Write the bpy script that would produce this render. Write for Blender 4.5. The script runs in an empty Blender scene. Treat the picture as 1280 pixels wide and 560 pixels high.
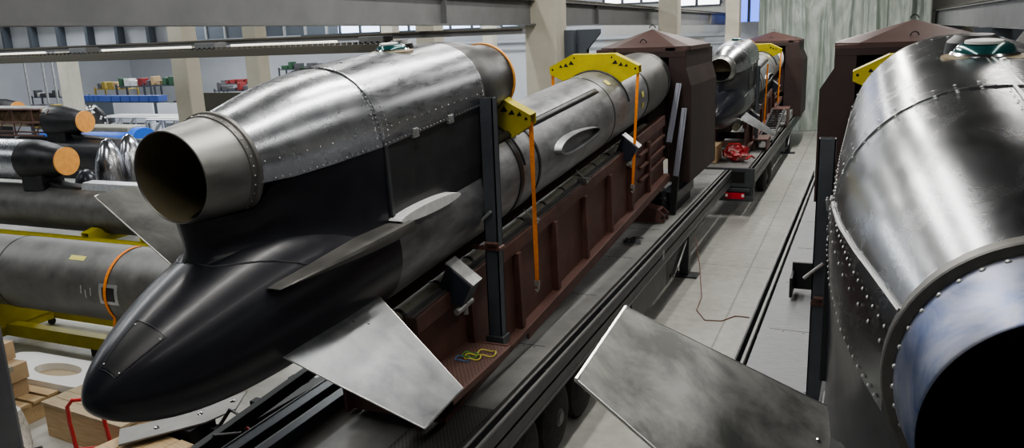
import bpy, bmesh, math, random
from mathutils import Vector, Matrix
random.seed(7)
PI = math.pi
SC = bpy.context.scene
COL = SC.collection

# ---------------------------------------------------------------- materials
def _mat(name):
    m = bpy.data.materials.new(name); m.use_nodes = True
    nt = m.node_tree; b = nt.nodes['Principled BSDF']
    return m, nt, b

def mat(name, c, rough=.5, metal=0., c2=None, scale=4., detail=6., stretch=(1, 1, 1), lo=.35, hi=.65,
        rough2=None, bump=0., bscale=None, coat=0., spec=None, bdist=.01, dist=0.):
    """principled material mottled between two colours by object-space noise"""
    m, nt, b = _mat(name)
    N = nt.nodes; L = nt.links
    b.inputs['Roughness'].default_value = rough
    b.inputs['Metallic'].default_value = metal
    b.inputs['Coat Weight'].default_value = coat
    b.inputs['Coat Roughness'].default_value = .12
    if spec is not None: b.inputs['Specular IOR Level'].default_value = spec
    b.inputs['Base Color'].default_value = (*c, 1)
    if c2 is not None or rough2 is not None or bump:
        tc = N.new('ShaderNodeTexCoord'); mp = N.new('ShaderNodeMapping')
        mp.inputs['Scale'].default_value = stretch
        L.new(tc.outputs['Object'], mp.inputs['Vector'])
        no = N.new('ShaderNodeTexNoise'); no.inputs['Scale'].default_value = scale
        no.inputs['Detail'].default_value = detail; no.inputs['Distortion'].default_value = dist
        no.inputs['Roughness'].default_value = .62
        L.new(mp.outputs[0], no.inputs['Vector'])
        mr = N.new('ShaderNodeMapRange'); mr.inputs[1].default_value = lo; mr.inputs[2].default_value = hi
        L.new(no.outputs['Fac'], mr.inputs[0])
        if c2 is not None:
            mx = N.new('ShaderNodeMix'); mx.data_type = 'RGBA'
            mx.inputs[6].default_value = (*c, 1); mx.inputs[7].default_value = (*c2, 1)
            L.new(mr.outputs[0], mx.inputs[0]); L.new(mx.outputs[2], b.inputs['Base Color'])
        if rough2 is not None:
            r = N.new('ShaderNodeMapRange'); r.inputs[3].default_value = rough; r.inputs[4].default_value = rough2
            L.new(mr.outputs[0], r.inputs[0]); L.new(r.outputs[0], b.inputs['Roughness'])
        if bump:
            n2 = N.new('ShaderNodeTexNoise'); n2.inputs['Scale'].default_value = bscale or scale
            n2.inputs['Detail'].default_value = 4
            L.new(mp.outputs[0], n2.inputs['Vector'])
            bp = N.new('ShaderNodeBump'); bp.inputs['Strength'].default_value = bump; bp.inputs['Distance'].default_value = bdist
            L.new(n2.outputs['Fac'], bp.inputs['Height']); L.new(bp.outputs[0], b.inputs['Normal'])
    return m

def mat_concrete():
    m, nt, b = _mat('concrete_floor'); N = nt.nodes; L = nt.links
    tc = N.new('ShaderNodeTexCoord')
    n1 = N.new('ShaderNodeTexNoise'); n1.inputs['Scale'].default_value = .6; n1.inputs['Detail'].default_value = 8
    n2 = N.new('ShaderNodeTexNoise'); n2.inputs['Scale'].default_value = 5; n2.inputs['Detail'].default_value = 8
    br = N.new('ShaderNodeTexBrick'); br.offset = 0
    br.inputs['Scale'].default_value = 1; br.inputs['Brick Width'].default_value = 9; br.inputs['Row Height'].default_value = 7.5
    br.inputs['Mortar Size'].default_value = .02
    br.inputs['Color1'].default_value = br.inputs['Color2'].default_value = (1, 1, 1, 1); br.inputs['Mortar'].default_value = (.62, .62, .6, 1)
    mp = N.new('ShaderNodeMapping'); mp.inputs['Location'].default_value = (2.15, 4.2, 0)
    L.new(tc.outputs['Object'], mp.inputs[0]); L.new(mp.outputs[0], br.inputs['Vector'])
    for n in (n1, n2): L.new(tc.outputs['Object'], n.inputs['Vector'])
    ad = N.new('ShaderNodeMath'); ad.operation = 'ADD'; L.new(n1.outputs['Fac'], ad.inputs[0]); L.new(n2.outputs['Fac'], ad.inputs[1])
    mr = N.new('ShaderNodeMapRange'); mr.inputs[1].default_value = .7; mr.inputs[2].default_value = 1.3; L.new(ad.outputs[0], mr.inputs[0])
    mx = N.new('ShaderNodeMix'); mx.data_type = 'RGBA'; mx.inputs[6].default_value = (.36, .355, .325, 1); mx.inputs[7].default_value = (.50, .495, .465, 1)
    L.new(mr.outputs[0], mx.inputs[0])
    mu = N.new('ShaderNodeMix'); mu.data_type = 'RGBA'; mu.blend_type = 'MULTIPLY'; mu.inputs[0].default_value = 1
    L.new(mx.outputs[2], mu.inputs[6]); L.new(br.outputs['Color'], mu.inputs[7])
    L.new(mu.outputs[2], b.inputs['Base Color']); b.inputs['Roughness'].default_value = .45
    return m

def mat_emit(name, c, s):
    m, nt, b = _mat(name); b.inputs['Base Color'].default_value = (*c, 1)
    b.inputs['Emission Color'].default_value = (*c, 1); b.inputs['Emission Strength'].default_value = s
    return m

def mat_perf(name, c, hole, sc=28.):
    """perforated plate: object-space grid of dark holes"""
    m, nt, b = _mat(name); N = nt.nodes; L = nt.links
    tc = N.new('ShaderNodeTexCoord'); br = N.new('ShaderNodeTexBrick')
    br.inputs['Scale'].default_value = sc; br.inputs['Brick Width'].default_value = 1; br.inputs['Row Height'].default_value = .8
    br.inputs['Mortar Size'].default_value = .24; br.inputs['Mortar Smooth'].default_value = .1
    br.inputs['Color1'].default_value = br.inputs['Color2'].default_value = (*hole, 1); br.inputs['Mortar'].default_value = (*c, 1)
    L.new(tc.outputs['Object'], br.inputs['Vector']); L.new(br.outputs['Color'], b.inputs['Base Color'])
    b.inputs['Roughness'].default_value = .55
    return m

MT = {}
def M(k): return MT[k]
MT['alu'] = mat('brushed_aluminium', (.39, .405, .435), .25, 1., (.48, .495, .525), 5, 12, (1, 1, 1), .3, .7, rough2=.30, bump=.01, bscale=3)
MT['alu_worn'] = mat('mottled_aluminium', (.25, .26, .285), .26, 1., (.42, .43, .455), 7, 15, (2.2, .5, 2.2), .33, .70, rough2=.34, dist=.5)
MT['alu_cloud'] = mat('cloudy_aluminium', (.20, .21, .22), .22, 1., (.36, .37, .39), 4.0, 13, (1.5, .7, 1.5), .34, .72, rough2=.31, dist=.7)
MT['steel'] = mat('nozzle_steel', (.30, .30, .29), .42, 1., (.38, .38, .365), 6, 8, (1, .3, 1), rough2=.5)
MT['steel_dark'] = mat('ring_steel', (.17, .168, .16), .5, .8, (.24, .235, .225), 8, 5)
MT['blued'] = mat('heat_blued_steel', (.12, .16, .30), .40, 1., (.36, .37, .42), 4.2, 12, (1, 1, 1), .34, .60, rough2=.48, dist=.8)
MT['fin'] = mat('etched_fin_metal', (.20, .205, .195), .44, .75, (.48, .485, .46), 4, 15, (1, 1, 1), .37, .63, rough2=.54, dist=.3)
MT['findim'] = mat('dimmed_fin_metal', (.050, .052, .050), .42, .8, (.11, .112, .105), 4, 12, (1, 1, 1), .35, .68, rough2=.52, dist=.3)  # copy of the fin metal, colour darkened to offset the hall lights
MT['finlight'] = mat('bright_fin_metal', (.20, .21, .22), .36, 1., (.32, .33, .34), 5, 14, (1, 1, 1), .30, .72, rough2=.44, dist=.3)
MT['edge'] = mat('bare_edge_metal', (.8, .8, .78), .35, 1.)
MT['inner'] = mat('nozzle_inner', (.22, .19, .12), .5, .3, (.30, .26, .17), 2, 4)
MT['black'] = mat('black_gloss_composite', (.017, .018, .026), .29, 0., (.021, .022, .031), 5, 8, rough2=.34, coat=.08, bump=.015, bscale=2, spec=.5)
MT['blackm'] = mat('black_matt_panel', (.022, .023, .026), .42, 0., (.034, .035, .038), 5, 6, bump=.05, bscale=5)
MT['tube'] = mat('raw_grey_tube', (.17, .175, .185), .38, .6, (.35, .36, .375), 4.5, 14, (1.6, .6, 1.6), .32, .72, rough2=.46, dist=.2)
MT['tube2'] = mat('raw_grey_tube_plain', (.12, .118, .112), .42, .5, (.20, .195, .185), 2.8, 12, (1, 1, 1), .34, .68, rough2=.56)
MT['carbon'] = mat('dark_composite', (.012, .012, .013), .38, .0, (.026, .026, .028), 5, 8, (1, 1, 1), .4, .7, rough2=.48, spec=.4)
MT['slot'] = mat('dark_slot', (.006, .006, .006), .7)
MT['yellow'] = mat('yellow_paint', (.50, .43, .012), .45, 0., (.42, .36, .012), 5, 4)
MT['ylabel'] = mat('yellow_marking', (.72, .66, .18), .6)
MT['strap'] = mat('orange_webbing', (.95, .30, .02), .7, 0., (.80, .24, .02), 30, 2)
MT['rust'] = mat('red_oxide_primer', (.105, .052, .043), .52, 0., (.16, .085, .07), 2.2, 8, (1, 1, 1), .38, .7, bump=.05, bscale=14)
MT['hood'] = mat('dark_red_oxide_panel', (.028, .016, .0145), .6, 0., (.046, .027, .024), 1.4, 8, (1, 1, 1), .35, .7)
MT['hoodin'] = mat('hood_interior', (.02, .012, .012), .8)
MT['post'] = mat('blue_grey_paint', (.065, .075, .09), .45, 0., (.085, .095, .11), 3, 5)
MT['prop'] = mat('lilac_grey_paint', (.20, .21, .26), .45)
MT['tread'] = mat('light_tread_plate', (.30, .31, .33), .5, .2, (.37, .38, .40), 7, 8, (1, 6, 1), bump=.4, bscale=90)
MT['deck'] = mat('grey_deck_plate', (.20, .20, .195), .55, 0., (.28, .28, .27), 2.2, 8, (1, 1, 1), .35, .68, bump=.06, bscale=40)
MT['rail'] = mat('dark_grey_paint', (.048, .052, .058), .42, 0., (.066, .070, .077), 4, 6)
MT['railtop'] = mat('worn_rail_edge', (.22, .22, .22), .45, .3)
MT['black_iron'] = mat('black_steelwork', (.012, .013, .014), .5)
MT['navy'] = mat('navy_steelwork', (.03, .037, .055), .42)
MT['tyre'] = mat('tyre_rubber', (.012, .012, .012), .75, 0., (.03, .029, .027), 8, 5)
MT['rim'] = mat('wheel_rim_steel', (.13, .13, .13), .45, .4)
MT['galv'] = mat('galvanised_steel', (.42, .43, .43), .42, .7, (.55, .56, .56), 9, 5)
MT['white'] = mat('white_panel', (.78, .78, .76), .5)
MT['brightwhite'] = mat('white_primer', (.80, .81, .81), .45, 0., (.68, .69, .70), 12, 4)
MT['cream'] = mat('cream_pipe', (.26, .25, .20), .5, 0., (.32, .31, .26), 4, 5)
MT['wood'] = mat('pine_board', (.56, .42, .25), .65, 0., (.44, .31, .17), 3, 7, (1, 14, 14))
MT['ply'] = mat('plywood', (.46, .38, .26), .65, 0., (.38, .30, .19), 3, 6, (1, 9, 1))
MT['card'] = mat('cardboard', (.48, .36, .23), .8, 0., (.42, .31, .19), 4, 4)
MT['cover'] = mat('orange_cover_board', (.86, .40, .10), .65, 0., (.72, .32, .08), 7, 9)
MT['green'] = mat('dark_teal_cap', (.012, .075, .08), .16, .3, (.03, .13, .13), 5, 6, coat=.5)
MT['chrome'] = mat('polished_metal', (.7, .7, .7), .12, 1.)
MT['goo'] = mat('brown_sealant', (.25, .19, .08), .5, .3, (.40, .36, .28), 9, 8)
MT['red'] = mat('red_paint', (.50, .02, .02), .35, coat=.3)
MT['redl'] = mat('red_reflector', (.60, .02, .05), .25)
MT['blue'] = mat('blue_plastic', (.02, .12, .55), .45)
MT['concol'] = mat('precast_concrete', (.44, .42, .35), .75, 0., (.54, .515, .44), 1.2, 9, (1, 1, 1), .35, .7)
MT['beam'] = mat('grey_beam_paint', (.155, .16, .165), .5, 0., (.19, .195, .20), 1.5, 8)
MT['beamd'] = mat('brown_grey_underside', (.09, .085, .07), .6)
MT['beamb'] = mat('blue_grey_steelwork', (.085, .10, .12), .5)
MT['wallb'] = mat('pale_blue_wall', (.50, .52, .56), .7, 0., (.55, .57, .61), .4, 6)
MT['wallw'] = mat('pale_panel_wall', (.52, .52, .50), .7, 0., (.60, .60, .575), .6, 8)
MT['ceil'] = mat('ceiling_deck', (.16, .165, .17), .8)
MT['dred'] = mat('dull_red_goods', (.28, .05, .05), .6)
MT['dgreen'] = mat('dull_green_goods', (.06, .14, .08), .6)
MT['dyellow'] = mat('dull_ochre_goods', (.36, .28, .08), .6)
MT['dblue'] = mat('dull_blue_goods', (.05, .09, .30), .6)
MT['dgrey'] = mat('grey_goods', (.12, .12, .13), .6)
MT['film'] = mat('clear_wrap', (.55, .54, .50), .2, 0., (.75, .74, .70), 12, 8, bump=.9, bscale=16, bdist=.03)
MT['hose'] = mat('black_hose', (.02, .02, .022), .4)
MT['wiregreen'] = mat('green_wire', (.10, .30, .06), .5)
MT['wirey'] = mat('yellow_wire', (.60, .55, .10), .5)
MT['wireb'] = mat('blue_wire', (.05, .15, .30), .5)
MT['perf'] = mat_perf('perforated_oxide_plate', (.15, .085, .07), (.02, .012, .012), 22)
MT['perfg'] = mat_perf('perforated_grey_plate', (.13, .13, .125), (.02, .02, .02), 22)
MT['winlight'] = mat_emit('daylit_glass', (.62, .74, 1.), 2.2)
MT['winblue'] = mat_emit('blue_lit_glass', (.12, .22, .95), 1.6)
MT['tubelight'] = mat_emit('tube_diffuser', (.9, .87, .78), .9)
MT['winwhite'] = mat_emit('bright_glass', (.92, .95, 1.), 3.)
MT['lamp'] = mat_emit('lamp_diffuser', (1, .98, .93), 7.)
MT['floor'] = mat_concrete()

def mat_curtain():
    m, nt, b = _mat('green_tarpaulin'); N = nt.nodes; L = nt.links
    tc = N.new('ShaderNodeTexCoord'); mp = N.new('ShaderNodeMapping'); mp.inputs['Scale'].default_value = (1, 1, .22)
    n = N.new('ShaderNodeTexNoise'); n.inputs['Scale'].default_value = 4; n.inputs['Detail'].default_value = 9; n.inputs['Distortion'].default_value = .8
    L.new(tc.outputs['Object'], mp.inputs[0]); L.new(mp.outputs[0], n.inputs['Vector'])
    r = N.new('ShaderNodeMapRange'); r.inputs[1].default_value = .35; r.inputs[2].default_value = .68; L.new(n.outputs['Fac'], r.inputs[0])
    mx = N.new('ShaderNodeMix'); mx.data_type = 'RGBA'; mx.inputs[6].default_value = (.36, .42, .38, 1); mx.inputs[7].default_value = (.56, .61, .57, 1)
    L.new(r.outputs[0], mx.inputs[0]); L.new(mx.outputs[2], b.inputs['Base Color'])
    b.inputs['Roughness'].default_value = .4
    n2 = N.new('ShaderNodeTexNoise'); n2.inputs['Scale'].default_value = 3; n2.inputs['Detail'].default_value = 6; n2.inputs['Distortion'].default_value = 1.5
    L.new(mp.outputs[0], n2.inputs['Vector'])
    bp = N.new('ShaderNodeBump'); bp.inputs['Strength'].default_value = .6; bp.inputs['Distance'].default_value = .12
    L.new(n2.outputs['Fac'], bp.inputs['Height']); L.new(bp.outputs[0], b.inputs['Normal'])
    return m
MT['curtain'] = mat_curtain()

# ---------------------------------------------------------------- mesh helpers
def V(*a): return Vector(a)
class MB:
    """collects shapes, then links them as one mesh object"""
    def __init__(s): s.v = []; s.f = []; s.mi = []; s.cur = 0
    def mat(s, i): s.cur = i; return s
    def add(s, vs, fs):
        n = len(s.v); s.v += [tuple(p) for p in vs]
        for f in fs: s.f.append([i + n for i in f]); s.mi.append(s.cur)
        return s
    def box(s, x0, x1, y0, y1, z0, z1):
        vs = [(x, y, z) for z in (z0, z1) for y in (y0, y1) for x in (x0, x1)]
        return s.add(vs, [(0, 2, 3, 1), (4, 5, 7, 6), (0, 1, 5, 4), (2, 6, 7, 3), (0, 4, 6, 2), (1, 3, 7, 5)])
    def beam(s, p, q, w, h=None, up=(0, 0, 1)):
        h = h or w; p = Vector(p); q = Vector(q); d = (q - p).normalized(); u = Vector(up)
        if abs(d.dot(u)) > .98: u = Vector((0, 1, 0))
        r = d.cross(u).normalized(); u = r.cross(d).normalized()
        vs = [a + r * (i * w / 2) + u * (j * h / 2) for a in (p, q) for i, j in ((-1, -1), (1, -1), (1, 1), (-1, 1))]
        return s.add(vs, [(0, 1, 2, 3), (7, 6, 5, 4), (0, 4, 5, 1), (1, 5, 6, 2), (2, 6, 7, 3), (3, 7, 4, 0)])
    def loft(s, rings, closed=True, cap=True, flip=False):
        n = len(rings[0]); vs = [p for r in rings for p in r]; fs = []
        for i in range(len(rings) - 1):
            for j in range(n if closed else n - 1):
                k = (j + 1) % n
                q = [i * n + j, i * n + k, (i + 1) * n + k, (i + 1) * n + j]
                fs.append(q[::-1] if flip else q)
        if cap and closed:
            fs.append(list(range(n))[::-1] if not flip else list(range(n)))
            l = [(len(rings) - 1) * n + j for j in range(n)]; fs.append(l if not flip else l[::-1])
        return s.add(vs, fs)
    def lathe_y(s, prof, n=48, c=(0, 0), cap=True, sx=1., sz=1.):
        """profile [(y, r)] about the Y axis"""
        rings = []
        for y, r in prof:
            r = max(r, 1e-4)
            rings.append([(c[0] + sx * r * math.cos(2 * PI * k / n), y, c[1] + sz * r * math.sin(2 * PI * k / n)) for k in range(n)])
        return s.loft(rings, True, cap)
    def lathe_z(s, prof, c=(0, 0, 0), n=32, cap=True, sx=1., sy=1.):
        rings = [[(c[0] + sx * max(r, 1e-4) * math.cos(2 * PI * k / n), c[1] + sy * max(r, 1e-4) * math.sin(2 * PI * k / n), c[2] + z) for k in range(n)] for r, z in prof]
        return s.loft(rings, True, cap)
    def tube(s, pts, r, n=8, closed=False):
        pts = [Vector(p) for p in pts]; rings = []; pu = None; m = len(pts)
        for i, p in enumerate(pts):
            a = pts[(i - 1) % m] if (i or closed) else p; b = pts[(i + 1) % m] if (i < m - 1 or closed) else p
            d = (b - a).normalized()
            if pu is None:
                pu = Vector((0, 0, 1)) if abs(d.z) < .9 else Vector((1, 0, 0))
            x = d.cross(pu)
            if x.length < 1e-5: x = d.orthogonal()
            x.normalize(); pu = x.cross(d).normalized()
            rings.append([p + (x * math.cos(2 * PI * k / n) + pu * math.sin(2 * PI * k / n)) * r for k in range(n)])
        if closed: rings.append(rings[0])
        return s.loft(rings, True, not closed)
    def prism(s, poly, axis, a, b):
        """2-D polygon extruded along axis ('x': poly=(y,z), 'y': (x,z), 'z': (x,y))"""
        def P(u, v, t): return {'x': (t, u, v), 'y': (u, t, v), 'z': (u, v, t)}[axis]
        n = len(poly); vs = [P(u, v, t) for t in (a, b) for u, v in poly]
        fs = [[i, (i + 1) % n, n + (i + 1) % n, n + i] for i in range(n)] + [list(range(n))[::-1], [n + i for i in range(n)]]
        return s.add(vs, fs)
    def plate(s, pts, t):
        """planar polygon in 3-D thickened by t"""
        pts = [Vector(p) for p in pts]; nn = (pts[1] - pts[0]).cross(pts[-1] - pts[0]).normalized() * t / 2
        n = len(pts); vs = [p - nn for p in pts] + [p + nn for p in pts]
        fs = [[i, (i + 1) % n, n + (i + 1) % n, n + i] for i in range(n)] + [list(range(n))[::-1], [n + i for i in range(n)]]
        return s.add(vs, fs)
    def dome(s, c, r, nrm=(0, 0, 1), h=.5, n=8):
        c = Vector(c); z = Vector(nrm).normalized(); x = z.orthogonal().normalized(); y = z.cross(x)
        rings = []
        for t in (0, .5, .85, 1.):
            rr = r * math.cos(t * PI / 2) + 1e-5; zz = r * h * math.sin(t * PI / 2)
            rings.append([c + x * rr * math.cos(2 * PI * k / n) + y * rr * math.sin(2 * PI * k / n) + z * zz for k in range(n)])
        return s.loft(rings, True, True)
    def build(s, name, mats, parent=None, smooth=False, bevel=0., sharp=35, subsurf=0, loc=None):
        me = bpy.data.meshes.new(name); me.from_pydata(s.v, [], s.f)
        if not isinstance(mats, (list, tuple)): mats = [mats]
        for m in mats: me.materials.append(MT[m] if isinstance(m, str) else m)
        for p, i in zip(me.polygons, s.mi): p.material_index = min(i, len(mats) - 1)
        bm = bmesh.new(); bm.from_mesh(me); bmesh.ops.recalc_face_normals(bm, faces=bm.faces)
        if smooth:
            for f in bm.faces: f.smooth = True
            for e in bm.edges:
                if len(e.link_faces) == 2 and e.calc_face_angle(0) > math.radians(sharp): e.smooth = False
        bm.to_mesh(me); bm.free()
        o = bpy.data.objects.new(name, me); COL.objects.link(o)
        if parent: o.parent = parent
        if loc: o.location = loc
        if bevel:
            b = o.modifiers.new('bevel', 'BEVEL'); b.width = bevel; b.segments = 2; b.limit_method = 'ANGLE'
        if subsurf:
            b = o.modifiers.new('sub', 'SUBSURF'); b.levels = b.render_levels = subsurf
        return o

def tag(o, label=None, cat=None, group=None, kind=None):
    if label: o['label'] = label
    if cat: o['category'] = cat
    if group: o['group'] = group
    if kind: o['kind'] = kind
    return o
def empty(name, loc=(0, 0, 0), rot=(0, 0, 0)):
    o = bpy.data.objects.new(name, None); COL.objects.link(o); o.location = loc; o.rotation_euler = rot
    o.empty_display_size = .2
    return o
def structure(o): o['kind'] = 'structure'; return o
def lerp(a, b, t): return a + (b - a) * t
def interp(tab, x):
    if x <= tab[0][0]: return tab[0][1]
    for (a, va), (b, vb) in zip(tab, tab[1:]):
        if x <= b:
            t = (x - a) / (b - a)
            if isinstance(va, tuple): return tuple(lerp(p, q, t) for p, q in zip(va, vb))
            return lerp(va, vb, t)
    return tab[-1][1]
def sstep(t): t = max(0, min(1, t)); return t * t * (3 - 2 * t)

# ---------------------------------------------------------------- cruise body (local frame: x right, y towards nose, z up)
R = .645
SL = math.atan(.072)
def tail_r(u, tip=-6.85, full=-4.55):
    t = (u - tip) / (full - tip)
    if t >= 1: return R
    t = max(t, 0)
    return R * (1 - (1 - t) ** 2.2) ** .62
def tail_off(u): return -.10 * sstep((-5.0 - u) / 1.7)
def fus_half(z):  # half width of the tube at height z
    return math.sqrt(max(R * R - z * z, 0))

def nac_sec(u):
    """(half width, arch centre z, arch height, skirt z) of the nacelle shell"""
    return interp([(-5.40, (.405, 1.10, .385, 1.0)), (-5.1, (.47, 1.085, .455, .98)), (-4.7, (.555, 1.07, .55, .985)), (-4.3, (.605, 1.06, .605, .99)),
                   (-4.05, (.625, 1.05, .625, .99)), (-3.4, (.635, 1.05, .645, 1.0)), (-2., (.635, 1.05, .635, 1.02))], u)
def nac_sec_b(u):
    return interp([(-5.53, (.392, 1.135, .392, 1.0)), (-5.3, (.45, 1.12, .455, .98)), (-5.0, (.52, 1.10, .53, .98)), (-4.6, (.58, 1.07, .59, .985)),
                   (-4.2, (.615, 1.055, .625, .99)), (-3.4, (.635, 1.05, .645, 1.0)), (-2., (.635, 1.05, .635, 1.02))], u)

def build_missile(label, loc, yaw=0., near=1, style='a'):
    root = empty('missile', loc, (SL, 0, yaw)); tag(root, label, 'missile')
    nac_sec = nac_sec_b if style == 'b' else globals()['nac_sec']
    UR = -5.53 if style == 'b' else -5.40
    ZR = 1.135 if style == 'b' else 1.105
    shell_m = 'alu' if style != 'b' else 'alu_cloud'
    # tail cone
    us = [-6.85 + 2.85 * (k / 40) ** 1.6 for k in range(41)]
    b = MB(); b.loft([[(tail_r(u) * math.cos(2 * PI * k / 72), u, tail_off(u) + tail_r(u) * math.sin(2 * PI * k / 72)) for k in range(72)] for u in us])
    tail = b.build('tail_cone', 'black', root, True)
    if style != 'c':
        # access panel outline near the tip
        b = MB(); pts = []
        def on_tail(u, a, e=.004):
            r = tail_r(u) + e; return (r * math.cos(a), u, tail_off(u) + r * math.sin(a))
        a0, a1, u0, u1 = math.radians(48), math.radians(88), -6.70, -6.36
        for k in range(9): pts.append(on_tail(u0, lerp(a0, a1, k / 8)))
        for k in range(1, 9): pts.append(on_tail(lerp(u0, u1, k / 8), a1))
        for k in range(1, 9): pts.append(on_tail(u1, lerp(a1, a0, k / 8)))
        for k in range(1, 8): pts.append(on_tail(lerp(u1, u0, k / 8), a0))
        b.tube(pts, .0035, 5, True)
        b.build('access_panel_seam', 'rail', tail, True)
        b = MB()
        rings = [[on_tail(lerp(u0 + .01, u1 - .01, i / 8), lerp(a0 + .02, a1 - .02, k / 8), .003) for k in range(9)] for i in range(9)]
        b.loft(rings, False, False)
        b.build('access_panel', 'blackm', tail, True)
        b = MB()
        for u, a in ((u0 + .03, a0 + .04), (u1 - .03, a0 + .04), (u1 - .03, a1 - .04), (u0 + .03, a1 - .04)):
            b.dome(on_tail(u, a), .008, (math.cos(a), 0, math.sin(a)))
        b.build('access_panel_screw', 'galv', tail, True)
    # mid tube
    b = MB(); b.lathe_y([(u, R - .002) for u in (-4.0, -3, -2, -1, 0, 1, 2, 3, 4, 5.2)], 72)
    tube = b.build('fuselage_tube', 'tube', root, True)
    for u, w_, e in ((-1.15, .05, .012), (-.55, .03, .010), (2.9, .012, .004), (5.2, .05, .006)):
        b = MB(); b.lathe_y([(u - w_, R - .004), (u - w_, R + e), (u + w_, R + e), (u + w_, R - .004)], 72, cap=False)
        b.build('clamp_band', 'carbon', tube, True)
    # nose
    b = MB(); b.lathe_y([(5.2, R), (6.6, R), (6.9, R * .985), (7.2, R * .94), (7.5, R * .86), (7.75, R * .74), (7.95, R * .58), (8.1, R * .36), (8.15, R * .1)], 64)
    b.build('nose_section', 'tube2' if style != 'c' else 'white', root, True)
    b = MB(); b.lathe_y([(6.9, R * .992), (7.0, R * .985), (7.2, R * .95), (7.5, R * .87), (7.75, R * .75), (7.95, R * .59), (8.12, R * .36), (8.17, R * .1)], 64)
    b.build('nose_dome', 'carbon', root, True)
    # cable raceway on the upper right side
    b = MB(); ang = math.radians(48); n = 26
    rings = []
    for k in range(n):
        u = lerp(-2.0, 2.65, k / (n - 1)); s = min(1, (u + 2.0) / .35, (2.65 - u) / .45); s = max(s, .02) ** .6
        prof = []
        for j in range(9):
            da = lerp(-.085, .085, j / 8); h = .045 * s * (1 - (abs(da) / .085) ** 4)
            r = R - .004 + h; prof.append((r * math.cos(ang + da), u, r * math.sin(ang + da)))
        rings.append(prof)
    b.loft(rings, False, False)
    b.build('cable_raceway', 'carbon', root, True)
    # wing root socket: a thin lens-shaped lip with a dark opening
    for sgn in ((1,) if style != 'b' else (-1,)):
        b = MB(); n = 40; inn = []; out = []; base = []
        for k in range(n):
            t = 2 * PI * k / n; c = math.cos(t); s = math.sin(t)
            y = .95 + .95 * c; z = .03 + .13 * s * (1 - .35 * c) - .03 * c
            hw = fus_half(z)
            base.append((sgn * (hw - .01), y, z)); out.append((sgn * (R + .085), .95 + .92 * c * .98, z * .93)); 
            inn.append((sgn * (R + .083), .95 + .83 * c, .03 + (z - .03) * .80))
        b.loft([base, out], True, False); b.loft([out, inn], True, False)
        deep = [(sgn * (R * .985), p[1], p[2]) for p in inn]
        b.loft([inn, deep], True, False)
        sock = b.build('wing_socket_lip', 'tube', root, True)
        b = MB(); b.add(deep, [list(range(n))]); b.build('wing_socket_opening', 'slot', sock)
    # yellow markings
    b = MB()
    for (u, a, du, da) in ((3.3, 52, .16, 5), (4.75, 8, .14, 4.5), (4.75, -10, .14, 4.5)):
        a = math.radians(a); da = math.radians(da)
        rings = [[((R + .0065) * math.cos(x), y, (R + .0065) * math.sin(x)) for x in [lerp(a - da, a + da, j / 6) for j in range(7)]] for y in (u - du / 2, u + du / 2)]
        b.loft(rings, False, False)
    b.build('yellow_marking', 'ylabel', root)
    # ---- pylon / fairing under the nacelle
    b = MB(); rings = []; N = 15
    ulist = [-5.80, -5.78, -5.70, -5.58, -5.42, -5.25, -5.05, -4.85, -4.6, -4.3, -4.05]
    for u in ulist:
        t = (u + 5.80) / 1.75
        wt = lerp(.14, .60, sstep(min(1, t * 1.5)))            # half width just under the shell
        if u < -5.36: wt = interp([(-5.80, .03), (-5.78, .10), (-5.70, .17), (-5.58, .22), (-5.36, .34)], u)
        else: wt = interp([(-5.36, .34), (-5.1, .46), (-4.7, .545), (-4.3, .60), (-4.05, .622)], u)
        wm = interp([(-5.80, .02), (-5.78, .07), (-5.70, .13), (-5.42, .25), (-5.05, .40), (-4.6, .53), (-4.05, .61)], u)
        zt = interp([(-5.80, .80), (-5.42, .80), (-5.36, .88), (-5.2, .99), (-4.05, 1.0)], u)
        rr = tail_r(u)
        flare = interp([(-5.80, .06), (-5.78, .16), (-5.6, .26), (-5.2, .36), (-4.6, .30), (-4.05, .12)], u)
        wb = min(wm + flare * .55, rr * .93)
        zb = math.sqrt(max(rr * rr - wb * wb, .0001)) - .006 + tail_off(u)
        half = []
        for k in range(N):
            q = k / (N - 1)
            # from top to bottom; concave fillet into the tube
            if q < .45: w = lerp(wt, wm, sstep(q / .45)); z = lerp(zt, lerp(zt, zb, .55), q / .45)
            else:
                f = (q - .45) / .55; a = f * PI / 2
                w = wm + (wb - wm) * (1 - math.cos(a)); z = lerp(lerp(zt, zb, .55), zb, math.sin(a))
            half.append((w, z))
        ring = [(w, u, z) for w, z in half] + [(-w, u, z) for w, z in half[::-1]]
        rings.append(ring)
    b.loft(rings, True, True)
    pyl = b.build('pylon_fairing', 'black', root, True, sharp=60)
    # seam bead where the fairing meets the tail
    b = MB()
    for sgn in (1, -1):
        pts = []
        for r_, u in zip(rings, ulist):
            w, _, z = r_[N - 1]; pts.append((sgn * (w + .004), u, z + .004))
        b.tube(pts, .008, 6)
    b.build('fairing_seam', 'rail', pyl, True)
    # flat side panels forward of the fairing
    for sgn in (1, -1):
        b = MB()
        zb = math.sqrt(R * R - .615 ** 2)
        rr = []
        for u in (-4.03, -3.4, -2.7, -2.02):
            rr.append([(sgn * .622, u, 1.0 if u < -4 else 1.01), (sgn * .625, u, .7), (sgn * .622, u, .42), (sgn * .60, u, .235), (sgn * .55, u, .26), (sgn * .5, u, 1.0)])
        b.loft(rr, True, True)
        sp = b.build('side_panel', 'blackm', root, bevel=.004)
        b = MB(); b.box(sgn * .60, sgn * .632, -4.065, -4.02, .30, 1.0); b.build('panel_seam_strip', 'rail', sp, bevel=.003)
        b = MB()
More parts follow.
